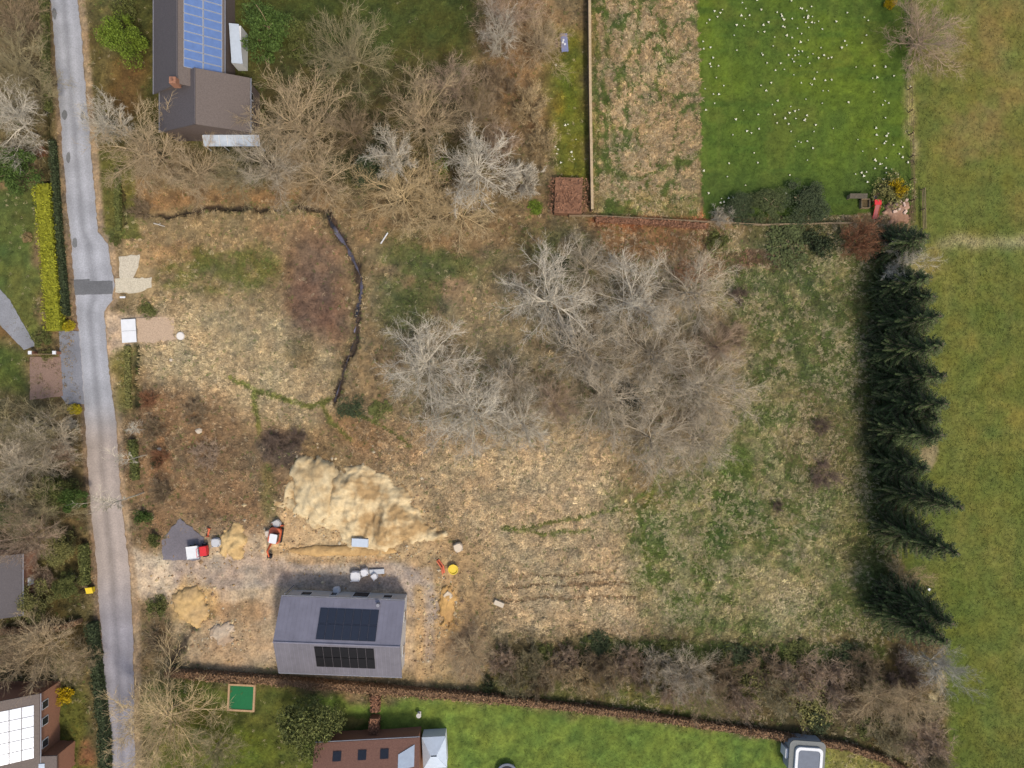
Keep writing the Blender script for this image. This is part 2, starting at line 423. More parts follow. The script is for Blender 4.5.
# grain of the colours themselves (dead stems, moss, bare soil)
g = (fbm(PX, PY, 6, 91, 3) - .5)
g2 = (vnoise(PX, PY, 3.1, 95) - .5)
COL *= np.where(fm > .5, 1.01, np.where(lm > .5, 1.07, 1))[..., None]
amp = np.where(lm > .5, .30, np.where(fm > .5, .22, .42))
COL *= (1 + amp[..., None] * (g[..., None] * np.array([1.1, 1.0, .8]) + g2[..., None] * .45))
hue = (fbm(PX, PY, 18, 97, 3) - .5)
COL += (1 - lm[..., None]) * hue[..., None] * np.array([20, 3, -4])
DEN[rect(112, 252, 156, 298, 0, False) > .5] *= .5
DEN[poly([(112, 254), (142, 253), (154, 276), (154, 294), (112, 295)], 0, False) > .5] = 0
lum = COL @ np.array([.3, .59, .11])
COL = lum[..., None] + (COL - lum[..., None]) * np.where(lm > .5, 1.04, np.where(fm > .5, .97, .96))[..., None]
DEN[(dl < 1.5) & (dr < 1.5)] = 0
COL = np.clip(COL, 8, 250)
LINC = lin(COL) * K
SHADEC = LINC * (1 - .34 * np.clip(DEN / 8, 0, 1) * (fm < .5) * (lm < .5))[..., None]  # darker under dense tussocks: shade in the gaps put into the colour

# split the sheet into its named surfaces; the outermost ring runs to the horizon
fx = np.concatenate(([-9000], xs, [10000])); fy = np.concatenate(([-9000], ys, [10000]))
GX, GY = np.meshgrid(fx, fy)
pad = lambda a: np.pad(a, [(1, 1), (1, 1)] + [(0, 0)] * (a.ndim - 2), mode='edge')
GV = np.stack([(GX - 512) * S, (384 - GY) * S, pad(HGT)], -1).reshape(-1, 3)
GC = pad(SHADEC).reshape(-1, 3)
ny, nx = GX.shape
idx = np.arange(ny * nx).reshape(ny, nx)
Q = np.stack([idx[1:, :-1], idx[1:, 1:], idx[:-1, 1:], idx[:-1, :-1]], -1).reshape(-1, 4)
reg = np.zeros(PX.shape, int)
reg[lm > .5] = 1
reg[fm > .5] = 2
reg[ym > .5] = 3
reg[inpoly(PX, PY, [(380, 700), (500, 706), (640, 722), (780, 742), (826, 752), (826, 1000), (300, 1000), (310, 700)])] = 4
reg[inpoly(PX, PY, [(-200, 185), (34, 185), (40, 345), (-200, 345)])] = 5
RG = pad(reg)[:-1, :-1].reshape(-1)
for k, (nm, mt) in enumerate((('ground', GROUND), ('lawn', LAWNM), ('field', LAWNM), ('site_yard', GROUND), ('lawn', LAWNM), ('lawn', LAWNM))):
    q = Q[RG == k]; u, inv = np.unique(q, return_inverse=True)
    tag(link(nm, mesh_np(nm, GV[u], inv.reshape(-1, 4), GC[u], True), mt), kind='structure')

def gsample(a, px, py):
    i = np.clip(((py - ys[0]) / 2).round().astype(int), 0, len(ys) - 1); j = np.clip(((px - xs[0]) / 2).round().astype(int), 0, len(xs) - 1)
    return a[i, j]
def gz(px, py): return float(gsample(HGT, np.array([px]), np.array([py]))[0])

# ------------------------------------------------------------------ rough grass
def tussocks(name, mask, per, n_blades, wid, spread=1.0, bright=(.7, 1.45), clump=.24, rad=.15):
    lam = DEN * mask * (2 * S) ** 2 * per
    inf = (PX > -40) & (PX < 1064) & (PY > -40) & (PY < 808)
    cnt = R.poisson(lam * inf)
    I, J = np.nonzero(cnt); rep = cnt[I, J]
    I, J = np.repeat(I, rep), np.repeat(J, rep)
    px = PX[I, J] + R.uniform(-1, 1, len(I)); py = PY[I, J] + R.uniform(-1, 1, len(I))
    green = R.random(len(I)) < GP[I, J]
    c0 = LINC[I, J] * 1.12 * np.exp(R.normal(0, clump, (len(I), 1)))
    pale = (R.random(len(I)) < np.where(px > 600, .30, .07) * (.2 + 1.9 * sm(.35, .65, fbm(px, py, 26, 505, 3)))) & ~green & (clump > .15)
    c0[pale] = c0[pale] * .6 + .4 * lin((222, 200, 160)) * K
    gc = lin((96, 112, 54)) * K * R.uniform(.7, 1.3, (len(I), 1))
    if clump > .15: c0 = np.where(green[:, None], gc * .75 + c0 * .25, c0)
    ln = LEN[I, J] * (.5 + .8 * fbm(px, py, 22, 507, 3)) * R.uniform(.6, 1.4, len(I)); z = HGT[I, J] + .02
    ln = np.where(green & (clump > .15), ln * .7, ln)
    th = (fbm(px, py, 60, 55, 2) * 9) + R.normal(0, .5, len(I))
    n = len(I); b = n_blades
    T = np.repeat(th, b) + R.normal(0, 1.1 * spread, n * b)
    Ls = np.repeat(ln, b) * R.uniform(.6, 1.2, n * b)
    el = R.uniform(.15, 1.0, n * b)
    bx = np.repeat((px - 512) * S, b) + R.normal(0, rad, n * b); by = np.repeat((384 - py) * S, b) + R.normal(0, rad, n * b); bz = np.repeat(z, b)
    d = np.stack([np.cos(T) * np.cos(el), np.sin(T) * np.cos(el), np.sin(el)], -1)
    sd = np.stack([-np.sin(T), np.cos(T), np.zeros_like(T)], -1) * (wid * R.uniform(.7, 1.4, n * b))[:, None]
    P = np.stack([bx, by, bz], -1)
    mid = P + d * Ls[:, None] * .55
    tip = P + d * Ls[:, None]; tip[:, 2] -= Ls * .22; tip[:, 2] = np.maximum(tip[:, 2], bz + .01)
    V = np.stack([P - sd * .6, P + sd * .6, mid + sd, mid - sd, tip], 1).reshape(-1, 3)
    base = np.arange(n * b)[:, None] * 5
    F = np.concatenate([base + [0, 1, 2], base + [0, 2, 3], base + [3, 2, 4]], 0)
    cv = np.repeat(c0, b, 0) * R.uniform(bright[0], bright[1], (n * b, 1))
    cv = np.repeat(cv, 5, 0)
    return tag(link(name, mesh_np(name, V, F, cv), GRASSM), kind='stuff')

tussocks('dry_grass', (fm < .5) * 1.0, 1.35, 10, .036, .6, (.76, 1.34), .2, .12)
tussocks('field_grass', (fm >= .5) * 1.0, 1.3, 5, .03, 1, (.7, 1.4), .12, .1)
def lawn_blades():
    DEN2 = DEN.copy()
    DEN[:] = 8; LEN0 = LEN.copy(); LEN[:] = .12
    m = ((lm > .5) | (reg == 4) | (reg == 5)) * 1.0
    tussocks('lawn_grass', m, 1, 4, .03, 2.0, (.7, 1.35), .1, .1)
    DEN[:] = DEN2; LEN[:] = LEN0
lawn_blades()

# ------------------------------------------------------------------ the lane and hard surfaces
def road_mat():
    m = bpy.data.materials.new('worn_asphalt'); m.use_nodes = True
    nt = m.node_tree; N = nt.nodes; L = nt.links; b = N['Principled BSDF']
    b.inputs['Roughness'].default_value = .85; b.inputs['Specular IOR Level'].default_value = .3
    at = N.new('ShaderNodeAttribute'); at.attribute_name = 'Col'
    tc = N.new('ShaderNodeTexCoord')
    def noise(sc, det, lo, hi, a, c):
        n = N.new('ShaderNodeTexNoise'); n.inputs['Scale'].default_value = sc; n.inputs['Detail'].default_value = det
        L.new(tc.outputs['Object'], n.inputs['Vector'])
        r = N.new('ShaderNodeMapRange'); r.inputs[1].default_value = a; r.inputs[2].default_value = c; r.inputs[3].default_value = lo; r.inputs[4].default_value = hi
        L.new(n.outputs['Fac'], r.inputs[0]); return r.outputs[0]
    x = at.outputs['Color']
    for o in (noise(.25, 4, .85, 1.12, .35, .65), noise(5, 6, .86, 1.14, .3, .7), noise(40, 2, .85, 1.15, .3, .7)):
        mx = N.new('ShaderNodeMix'); mx.data_type = 'RGBA'; mx.blend_type = 'MULTIPLY'; mx.inputs[0].default_value = 1
        L.new(x, mx.inputs[6]); L.new(o, mx.inputs[7]); x = mx.outputs[2]
    L.new(x, b.inputs['Base Color'])
    return m
ASPH = road_mat()
def road():
    yy = np.arange(-190, 960, 2.0); uu = np.linspace(0, 1, 15)
    n = (fbm(yy, yy * 0, 40, 61, 2) - .5) * .5 + (vnoise(yy, yy * 0, 3.3, 65) - .5) * .45; n_ = (fbm(yy, yy * 0 + 90, 40, 63, 2) - .5) * .5 + (vnoise(yy, yy * 0, 3.3, 67) - .5) * .45
    l = rl(yy) + n * 3; r = rr(yy) + n_ * 3
    X = l[:, None] * (1 - uu) + r[:, None] * uu; Y = np.repeat(yy[:, None], len(uu), 1)
    V = np.stack([(X - 512) * S, (384 - Y) * S, .02 + .05 * (1 - (2 * uu - 1) ** 2) + 0 * X], -1)
    a = np.array([166, 166, 168.0]); d = np.array([172, 158, 146.0])
    t = (sm(395, 450, Y) * (1 - sm(640, 700, Y)))[..., None]
    c = a * (1 - t) + d * t
    dk = sm(560, 640, Y)[..., None]
    c = c * (1 - dk) + np.array([150, 146, 150.0]) * dk
    track = np.exp(-((uu - .27) / .09) ** 2) + np.exp(-((uu - .70) / .09) ** 2)
    c = c * (1 + .07 * track[None, :, None])
    c = c * (1 - .10 * np.exp(-((uu - .48) / .08) ** 2))[None, :, None]
    e = (np.minimum(uu, 1 - uu) < .05)[None, :, None]
    c = np.where(e, c * .9 + np.array([140, 110, 80]) * .12, c)
    ny, nx = X.shape; i = np.arange(ny * nx).reshape(ny, nx)
    F = np.stack([i[1:, :-1], i[1:, 1:], i[:-1, 1:], i[:-1, :-1]], -1).reshape(-1, 4)
    tag(link('road', mesh_np('road', V.reshape(-1, 3), F, lin(c.reshape(-1, 3)) * K, True), ASPH), kind='structure')
road()

def sheet(name, P, z, rgb, m=ASPH, jag=.0, kind='structure', th=.0):
    """flat patch with a slightly broken outline"""
    pts = []
    for (x0, y0), (x1, y1) in zip(P, P[1:] + P[:1]):
        n = max(1, int(math.hypot(x1 - x0, y1 - y0) / 3))
        for k in range(n):
            t = k / n; pts.append((x0 + (x1 - x0) * t + random.uniform(-jag, jag), y0 + (y1 - y0) * t + random.uniform(-jag, jag)))
    V = [(*W(*p), z) for p in pts]
    if th: V += [(x, y, z - th) for x, y, _ in V]
    n = len(pts)
    me = bpy.data.meshes.new(name)
    F = [tuple(range(n))[::-1]]
    if th: F += [(i, (i + 1) % n, n + (i + 1) % n, n + i) for i in range(n)]
    me.from_pydata(V, [], F); me.update()
    a = me.attributes.new('Col', 'FLOAT_COLOR', 'POINT')
    c = np.ones((len(V), 4), np.float32); c[:, :3] = lin(rgb) * K; a.data.foreach_set('color', c.ravel())
    o = link(name, me, m)
    if kind: tag(o, kind=kind)
    return o
ROUGHC = mat('crumbling_concrete', None, .95, .3, 6, True, .3, .1)
PAVE = mat('brick_paving', None, .9, .3, 8, True, .2, .1)
sheet('road_patch', [(74, 280), (90, 279), (90, 281), (113, 281), (113, 294), (75, 295)], .077, (112, 112, 112), jag=.3)
for x, y, w, h in ((55, 14, 2.2, 6), (65, 115, 3, 5), (83, 116, 2.4, 5), (69, 158, 2.2, 6), (75, 243, 2.6, 5)):
    sheet('road_patch', [(x + w * math.cos(t), y + h * math.sin(t)) for t in np.arange(0, 6.28, .7)], .078, (122, 122, 120), jag=.5)
sheet('lay_by', [(59, 331), (80, 331), (85, 404), (66, 404), (61, 396)], .012, (134, 134, 138), jag=.3)
sheet('driveway', [(-60, 240), (-8, 280), (10, 300), (36, 346), (24, 350), (-14, 310), (-60, 275)], .03, (146, 146, 148), jag=.3)
sheet('paved_drive', [(30, 357), (61, 357), (63, 396), (30, 400)], .03, (148, 122, 106), PAVE, .3)
sheet('concrete_pad', [(119, 256), (140, 255), (139, 264), (134, 278), (120, 279)], .05, (208, 196, 172), ROUGHC, .8)
sheet('concrete_pad', [(115, 279), (132, 278), (152, 278), (151, 288), (136, 293), (116, 293)], .055, (210, 198, 172), ROUGHC, .8)
sheet('gravel_apron', [(137, 318), (160, 317), (174, 318), (173, 334), (177, 339), (150, 343), (138, 342)], .03, (196, 170, 142), ROUGHC, .9)
sheet('hardstanding', [(162, 540), (180, 518), (204, 538), (201, 560), (163, 560)], .06, (124, 118, 122), jag=.8)

def water(P, w, z):
    V = []; n = len(P)
    pts = []
    for (x0, y0), (x1, y1) in zip(P[:-1], P[1:]):
        for k in range(6): pts.append((x0 + (x1 - x0) * k / 6, y0 + (y1 - y0) * k / 6))
    pts.append(P[-1])
    wob = fbm(np.arange(len(pts)) * 1.0, np.zeros(len(pts)), 4, 71, 2)
    for i, (x, y) in enumerate(pts):
        a = pts[max(0, i - 1)]; b = pts[min(len(pts) - 1, i + 1)]
        dx, dy = b[0] - a[0], b[1] - a[1]; l = math.hypot(dx, dy)
        ww = w * max(.12, (wob[i] - .25) * 2.2) * (1.1 - .6 * i / len(pts))
        for s in (-1, 1): V.append((*W(x - dy / l * ww * s, y + dx / l * ww * s), z))
    F = [(2 * i, 2 * i + 1, 2 * i + 3, 2 * i + 2) for i in range(len(pts) - 1)]
    m = mat('still_dark_water', (44, 40, 38), .12, .3, 2, spec=.6, rgb2=(122, 116, 130), scale2=.22)  # lilac patches: sky reflections put into the water colour
    tag(link('water', mesh_np('water', V, F), m), kind='structure')
water(STREAM, 2.0, -.34)

# ------------------------------------------------------------------ plants
def tubes_mesh(name, segs, sides=3):
    a = np.array(segs, float)                     # x0 y0 z0 x1 y1 z1 r0 r1 tint
    p0, p1, r0, r1, tn = a[:, :3], a[:, 3:6], a[:, 6], a[:, 7], a[:, 8]
    d = p1 - p0; d /= np.linalg.norm(d, axis=1, keepdims=True) + 1e-9
    up = np.where(np.abs(d[:, 2:3]) > .9, [[1., 0, 0]], [[0, 0, 1.]])
    u = np.cross(d, up); u /= np.linalg.norm(u, axis=1, keepdims=True); w = np.cross(d, u)
    ring = []
    for p, r in ((p0, r0), (p1, r1)):
        for k in range(sides):
            t = 2 * math.pi * k / sides
            ring.append(p + (u * math.cos(t) + w * math.sin(t)) * r[:, None])
    V = np.stack(ring, 1).reshape(-1, 3)
    b = np.arange(len(a))[:, None] * (2 * sides)
    F = np.concatenate([b + [k, (k + 1) % sides, sides + (k + 1) % sides, sides + k] for k in range(sides)], 0)
    return mesh_np(name, V, F, np.repeat(tn, 2 * sides)[:, None] * np.ones(3), False)

def grow(out, p, d, L, r, nseg, wander, lift, taper=.55, tint=1.0):
    """one wandering branch; returns its joints"""
    js = [(p, d, r)]
    for k in range(nseg):
        d = (d + Vector((random.gauss(0, wander), random.gauss(0, wander), random.gauss(0, wander) + lift))).normalized()
        q = p + d * (L / nseg); r1 = r * (1 - (1 - taper) / nseg)
        out.append((*p, *q, r, r1, tint)); p, r = q, r1
        js.append((p, d, r))
    return js

def tilt(d, ang):
    ax = d.orthogonal().normalized(); ax.rotate(Matrix.Rotation(random.uniform(0, 6.283), 3, d))
    e = d.copy(); e.rotate(Matrix.Rotation(ang, 3, ax)); return e

def bare_tree(h, r, limbs, dens=1.0, rise=.5, base=.22, thick=1.0, start=.22, tw=.016):
    """trunk-and-limbs segments, twig segments"""
    A_, B_ = [], []
    js = grow(A_, Vector((0, 0, 0)), Vector((0, 0, 1)), h * start, base * thick, 3, .06, .1, .8)
    top = js[-1][0]
    lead = grow(A_, top, Vector((random.gauss(0, .15), random.gauss(0, .15), 1)).normalized(), h * .55, base * .7 * thick, 5, .16, .1, .3)
    L1 = []
    for k in range(limbs):
        az = 6.283 * (k + random.uniform(-.35, .35)) / limbs; el = .15 + 1.0 * ((k * .382) % 1)
        d = Vector((math.cos(az) * math.cos(el), math.sin(az) * math.cos(el), math.sin(el)))
        ln = 1.06 / math.sqrt((math.cos(el) / r) ** 2 + (math.sin(el) / (h * (1 - start))) ** 2) * random.uniform(.72, .95)
        o = js[-1][0] if k % 2 else lead[1 + k % 3][0]
        L1.append((grow(A_, o, d, ln, base * .46 * thick * random.uniform(.6, 1.05), 6, .085, .03, .22, random.uniform(1.0, 1.3)), ln))
    L1.append((lead, h * .5))
    for j1, ln in L1:
        for p, d, rr_ in j1[1:]:
            for _ in range(2):
                l2 = ln * random.uniform(.28, .5)
                t2 = random.uniform(.85, 1.3)
                j2 = grow(A_ if rr_ > .06 else B_, p, tilt(d, random.uniform(.35, .85)), l2, max(rr_ * .6, .026), 4, .11, .03, .4, t2)
                for p2, d2, r2 in j2[1:]:
                    for _ in range(2 if random.random() < dens else 1):
                        l3 = l2 * random.uniform(.3, .6); t3 = random.uniform(.7, 1.15)
                        j3 = grow(B_, p2, tilt(d2, random.uniform(.4, .9)), l3, max(r2 * .6, tw * 1.2), 3, .14, .05, .6, t3)
                        for p3, d3, r3 in j3[1:]:
                            for _ in range(2):
                                if random.random() < dens:
                                    grow(B_, p3, tilt(d3, random.uniform(.4, 1.0)), l3 * random.uniform(.45, .9), tw, 2, .16, .06, .5, random.uniform(.7, 1.2))
    return A_, B_

def bare_scrub(h, r, stems, dens=1.0, tw=.014):
    A_, B_ = [], []
    for k in range(stems):
        az = random.uniform(0, 6.283); rho = r * .45 * math.sqrt(random.random())
        p = Vector((math.cos(az) * rho, math.sin(az) * rho, 0)); A_.append((0, 0, -.02, p.x + .001, p.y, .04, .05, .04, 1)); el = random.uniform(.6, 1.35); az += random.gauss(0, .7)
        d = Vector((math.cos(az) * math.cos(el), math.sin(az) * math.cos(el), math.sin(el)))
        ln = h * random.uniform(.6, 1.0)
        j1 = grow(A_, p, d, ln, random.uniform(.03, .055), 5, .15, .02, .35, random.uniform(.8, 1.2))
        for p1, d1, r1 in j1[1:]:
            for _ in range(2):
                l2 = ln * random.uniform(.2, .4)
                j2 = grow(B_, p1, tilt(d1, random.uniform(.4, 1.0)), l2, .022, 3, .25, .05, .5, random.uniform(.7, 1.2))
                for p2, d2, r2 in j2[1:]:
                    for _ in range(3):
                        if random.random() < dens:
                            grow(B_, p2, tilt(d2, random.uniform(.4, 1.0)), l2 * random.uniform(.4, .8), tw, 2, .25, .05, .5, random.uniform(.65, 1.2))
    return A_, B_

def leaves(P, size, tint=(.6, 1.45), flat=.0):
    n = len(P)
    a = R.normal(0, 1, (n, 3)); a[:, 2] *= (1 - flat); a /= np.linalg.norm(a, axis=1, keepdims=True)
    b = np.cross(a, R.normal(0, 1, (n, 3))); b /= np.linalg.norm(b, axis=1, keepdims=True)
    s = (size * R.uniform(.6, 1.3, n))[:, None]
    V = np.stack([P - a * s, P + b * s * .45, P + a * s, P - b * s * .45], 1).reshape(-1, 3)
    F = np.arange(n)[:, None] * 4 + [0, 1, 2, 3]
    t = R.uniform(tint[0], tint[1], n)
    return V, F, np.repeat(t, 4)[:, None] * np.ones(3)

def leafy_crown(h, r, n, lobes=11, low=.15, size=.24, spread=.72, lr0=.28):
    """uneven crown: leaves spread through a heap of lobes of unequal size"""
    P = []
    for k in range(lobes):
        az = 6.283 * k * .382 + random.gauss(0, .3); z = h * (low + (1 - low) * random.uniform(.15, .85))
        e = math.sqrt(max(.05, 1 - ((z / h - .45) / .6) ** 2))
        rho = r * e * random.uniform(.2, spread)
        c = np.array([math.cos(az) * rho, math.sin(az) * rho, z]); lr = r * random.uniform(lr0, .5)
        m = int(n / lobes)
        v = R.normal(0, 1, (m, 3)); v /= np.linalg.norm(v, axis=1, keepdims=True)
        v *= (lr * R.uniform(.35, 1.12, m) ** .6)[:, None]; v[:, 2] *= min(1.1, h / (2.2 * r))
        q = c + v
        P.append(q)
    P = np.concatenate(P); P[:, 2] = np.clip(P[:, 2], .05, h * 1.05)
    return leaves(P, size)

def conifer(h, r):
    V, F, T = [], [], []
    trunk = [(0, 0, 0, 0, 0, h * .5, .22, .13, 1), (0, 0, h * .5, 0, 0, h * .97, .13, .03, 1)]
    P0, P1, tin = [], [], []
    z = h * .06
    while z < h * .985:
        f = 1 - z / h; nb = 5 + int(7 * f)
        for k in range(nb):
            az = random.uniform(0, 6.283); L = r * (f ** .72) * random.uniform(.7, 1.15) + .15
            dr = random.uniform(.05, .35)
            tint = random.choice((.6, .8, 1.0, 1.2, 1.6))
            n = max(3, int(L / .22))
            for i in range(n + 1):
                t = i / n
                c = Vector((math.cos(az) * L * t, math.sin(az) * L * t, z - dr * L * t + .25 * L * t * t))
                if i == n:
                    trunk.append((0, 0, z, *c, .03, .012, .9))
                sl = .18 + .55 * (1 - t) * min(1, L / 2)
                for s in (-1, 1):
                    sa = az + s * random.uniform(.6, 1.1)
                    e = c + Vector((math.cos(sa) * sl, math.sin(sa) * sl, -.12 + random.gauss(0, .06)))
                    P0.append(c); P1.append(e); tin.append(tint * random.uniform(.8, 1.2))
        z += h * .022 + .08
    # tip leader
    for k in range(10):
        a = random.uniform(0, 6.283); P0.append(Vector((0, 0, h * .93))); P1.append(Vector((math.cos(a) * .15, math.sin(a) * .15, h * random.uniform(.95, 1.0)))); tin.append(1)
    P0, P1 = np.array(P0), np.array(P1); d = P1 - P0
    w = np.cross(d, [0, 0, 1.0]); w /= np.linalg.norm(w, axis=1, keepdims=True) + 1e-9
    w = w * .075; w[:, 2] += R.normal(0, .03, len(w))
    V = np.stack([P0 - w * .5, P0 + w * .5, P0 + d * .6 + w, P1, P0 + d * .6 - w], 1).reshape(-1, 3)
    b = np.arange(len(P0))[:, None] * 5
    F = np.concatenate([b + [0, 1, 2], b + [0, 2, 4], b + [4, 2, 3]], 0)
    return tubes_mesh('trunk', trunk, 5), mesh_np('crown', V, F, np.repeat(np.array(tin), 5)[:, None] * np.ones(3))

PROTO = {}
def proto(kind, n, fn):
    PROTO[kind] = [fn(k) for k in range(n)]
def two(ab): return tubes_mesh('trunk', ab[0], 5), tubes_mesh('crown', ab[1], 3)
proto('bare', 6, lambda k: two(bare_tree(10, 6, 11, .62, tw=.0145)))                      # 10 m tall, 6 m radius
proto('fine', 4, lambda k: two(bare_tree(10, 6, 13, .68, tw=.0135, base=.19)))
proto('birch', 3, lambda k: two(bare_tree(10, 4.5, 11, .6, base=.17)))
proto('slim', 3, lambda k: two(bare_tree(10, 1.1, 5, .35, base=.10, start=.45)))
proto('scrub', 5, lambda k: two(bare_scrub(2.6, 2.6, 34, .95)))                # 2.6 m
def leafy(k):
    V, F, c = leafy_crown(6, 4, 10500, 24, .15, .15, .9, .14)
    A_, B_ = bare_tree(5.2, 3, 5, .05, base=.2)
    return tubes_mesh('trunk', A_, 5), mesh_np('crown', V, F, c)
proto('leafy', 4, leafy)
def bush(k):
    V, F, c = leafy_crown(1.5, 2, 2800, 18, .0, .13, 1.0, .12)
    A_, B_ = bare_scrub(1.7, 1.5, 8, .1)
    return tubes_mesh('stem', A_, 3), mesh_np('foliage', V, F, c)
proto('bush', 3, bush)
proto('conifer', 4, lambda k: conifer(14, 4.2))
DIM = dict(bare=(10, 6), fine=(10, 6), birch=(10, 4.5), slim=(10, 1.1), scrub=(2.6, 3.2), leafy=(6, 4), bush=(2, 2), conifer=(14, 4.2))
count = {}
def plant(kind, px, py, rpx, h, tone, label, cat='tree', name=None, group=None, at_top=.55, rz=None):
    """crown centre seen at px,py with radius rpx in the photograph, h metres tall"""
    k = count[kind] = count.get(kind, 0) + 1
    tr, cr = PROTO[kind][k % len(PROTO[kind])]
    x, y = W(px, py, at_top * h)
    z = gz(x / S + 512, 384 - y / S)
    nm = name or {'bare': 'bare_tree', 'fine': 'bare_tree', 'birch': 'birch_tree', 'slim': 'birch_tree', 'scrub': 'bare_shrub', 'leafy': 'leafy_tree', 'bush': 'leafy_shrub', 'conifer': 'conifer_tree'}[kind]
    t = thing(nm, label, cat, (x, y, z - .03), random.uniform(0, 6.28) if rz is None else rz, group)
    rad = rpx * S * (H - at_top * h) / H
    t.scale = (rad / DIM[kind][1], rad / DIM[kind][1], h / DIM[kind][0])
    pn = ('stem', 'foliage') if kind == 'bush' else (('stem', 'twigs') if kind == 'scrub' else ('trunk', 'crown'))
    wood = {'leafy': TW['brown'], 'bush': TW['dark'], 'conifer': TW['dark']}.get(kind)
    link(pn[0], tr, wood or TW[tone], t)
    link(pn[1], cr, LF[tone] if kind in ('leafy', 'bush', 'conifer') else TW[tone], t)
    return t

B = plant
# --- west of the lane and top left
B('bare', 18, 58, 34, 9, 'olive', 'olive grey bare tree nearest the top left corner, west of the lane')
B('bare', 12, 122, 34, 10, 'pale', 'pale bare tree just above the dark green tree west of the lane')
B('leafy', 14, 172, 24, 6, 'green', 'dense green tree between the pale bare tree and the yellow hedge')
B('scrub', 36, 30, 12, 2.2, 'brown', 'brown shrub on the west lane verge nearest the top edge', 'shrub')
B('scrub', 30, 95, 12, 2.2, 'tan', 'tan shrub between the two bare trees and the west lane verge', 'shrub')
B('scrub', 40, 152, 7, 1.8, 'rust', 'small rust coloured shrub beside the lane above the yellow hedge', 'shrub')
B('bush', 25, 238, 6, 1.5, 'straw', 'small straw coloured shrub on the lawn west of the yellow hedge', 'shrub')
B('leafy', 124, 36, 21, 8, 'lime', 'bright lime green round tree left of the slate house')
B('bush', 122, 8, 12, 3, 'moss', 'mossy green shrub above the lime green tree at the top edge', 'shrub')
B('bare', 150, 150, 46, 9, 'tan', 'wide tan bare tree below the slate house, east of the lane')
B('birch', 108, 124, 24, 8, 'pale', 'pale small bare tree whose twigs overhang the lane by the slate house')
B('leafy', 268, 30, 30, 8, 'green', 'large bright green tree right of the slate house')
B('leafy', 300, 40, 18, 6, 'moss', 'smaller mossy green tree against the right side of the bright green tree')
B('fine', 352, 52, 38, 11, 'olive', 'round olive grey bare tree standing on the dark upper lawn')
B('fine', 300, 125, 48, 11, 'tan', 'broad tan bare tree below the bright green tree, right of the slate house')
B('fine', 270, 165, 34, 9, 'grey', 'grey bare tree right of the white veranda of the slate house')
B('fine', 318, 176, 38, 8, 'tan', 'tan bare tree crown just north of the ditch')
B('bare', 350, 130, 26, 9, 'brown', 'brown bare tree beside the dark gap in the northern woods')
B('leafy', 368, 172, 20, 4, 'dark', 'low dark green tree at the north end of the stream')
B('fine', 425, 122, 42, 10, 'tan', 'hazy tan bare tree left above the white birch')
B('fine', 452, 84, 28, 8, 'pink', 'pinkish bare tree at the lower end of the dark upper lawn')
B('birch', 480, 165, 36, 11, 'pale', 'large white limbed birch in the northern woods')
B('birch', 395, 158, 24, 9, 'pale', 'pale bare tree between the low dark green tree and the white birch')
B('fine', 402, 196, 40, 5, 'straw', 'yellow straw coloured broad crown left below the white birch, over the plot boundary')
B('scrub', 434, 192, 32, 3.4, 'straw', 'straw coloured thicket directly below left limbs of the white birch', 'shrub')
B('fine', 462, 212, 34, 4.5, 'straw', 'golden straw crown below the white birch and north of the green turf')
B('bush', 440, 168, 12, 2.5, 'lime', 'small bright green shrub among the limbs of the white birch', 'shrub')
B('fine', 505, 16, 32, 9, 'pink', 'pinkish bare tree at the top edge left of the narrow garden')
B('fine', 543, 40, 28, 7, 'tan', 'tan bare tree beside the blue garden table')
B('birch', 500, 34, 20, 9, 'pale', 'slim pale birch in front of the pinkish tree at the top edge')
B('scrub', 500, 85, 24, 3.4, 'brown', 'brown thicket between the slim pale birch and the white birch', 'shrub')
B('scrub', 530, 105, 24, 3.4, 'straw', 'pale straw shrub left of the green narrow garden', 'shrub')
B('scrub', 545, 140, 20, 3, 'straw', 'straw shrub above the white flowers in the narrow garden', 'shrub')
B('scrub', 522, 178, 24, 3.6, 'pale', 'pale grey shrub left of the red brown beech block', 'shrub')
B('scrub', 500, 140, 24, 3.4, 'pink', 'pinkish brown thicket to the right of the white birch', 'shrub')
B('bush', 536, 208, 9, 1.2, 'lime', 'low bright green shrub below the pale grey shrub by the beech block', 'shrub')
B('fine', 195, 172, 30, 7, 'tan', 'hazy tan bare tree between the wide tan tree and the white veranda')
B('fine', 475, 118, 30, 9, 'brown', 'hazy brown bare tree above the white birch in the northern woods')
B('fine', 235, 178, 24, 6, 'olive', 'low olive bare tree just below the white veranda')
B('fine', 12, 20, 30, 8, 'brown', 'brown bare tree in the very top left corner')
B('fine', 30, 90, 28, 7, 'olive', 'hazy olive bare tree between the two large bare trees west of the lane')
B('fine', 48, 440, 28, 8, 'grey', 'hazy grey bare tree beside the lane below the olive bare tree')
B('fine', 40, 512, 28, 8, 'olive', 'hazy olive bare tree above the pinkish bare tree at the left')
B('fine', 12, 650, 28, 7, 'brown', 'hazy brown bare tree at the left edge above the brick house')
B('fine', 80, 660, 16, 5, 'tan', 'small hazy tan tree between the tan bare tree and the lower lane hedge')
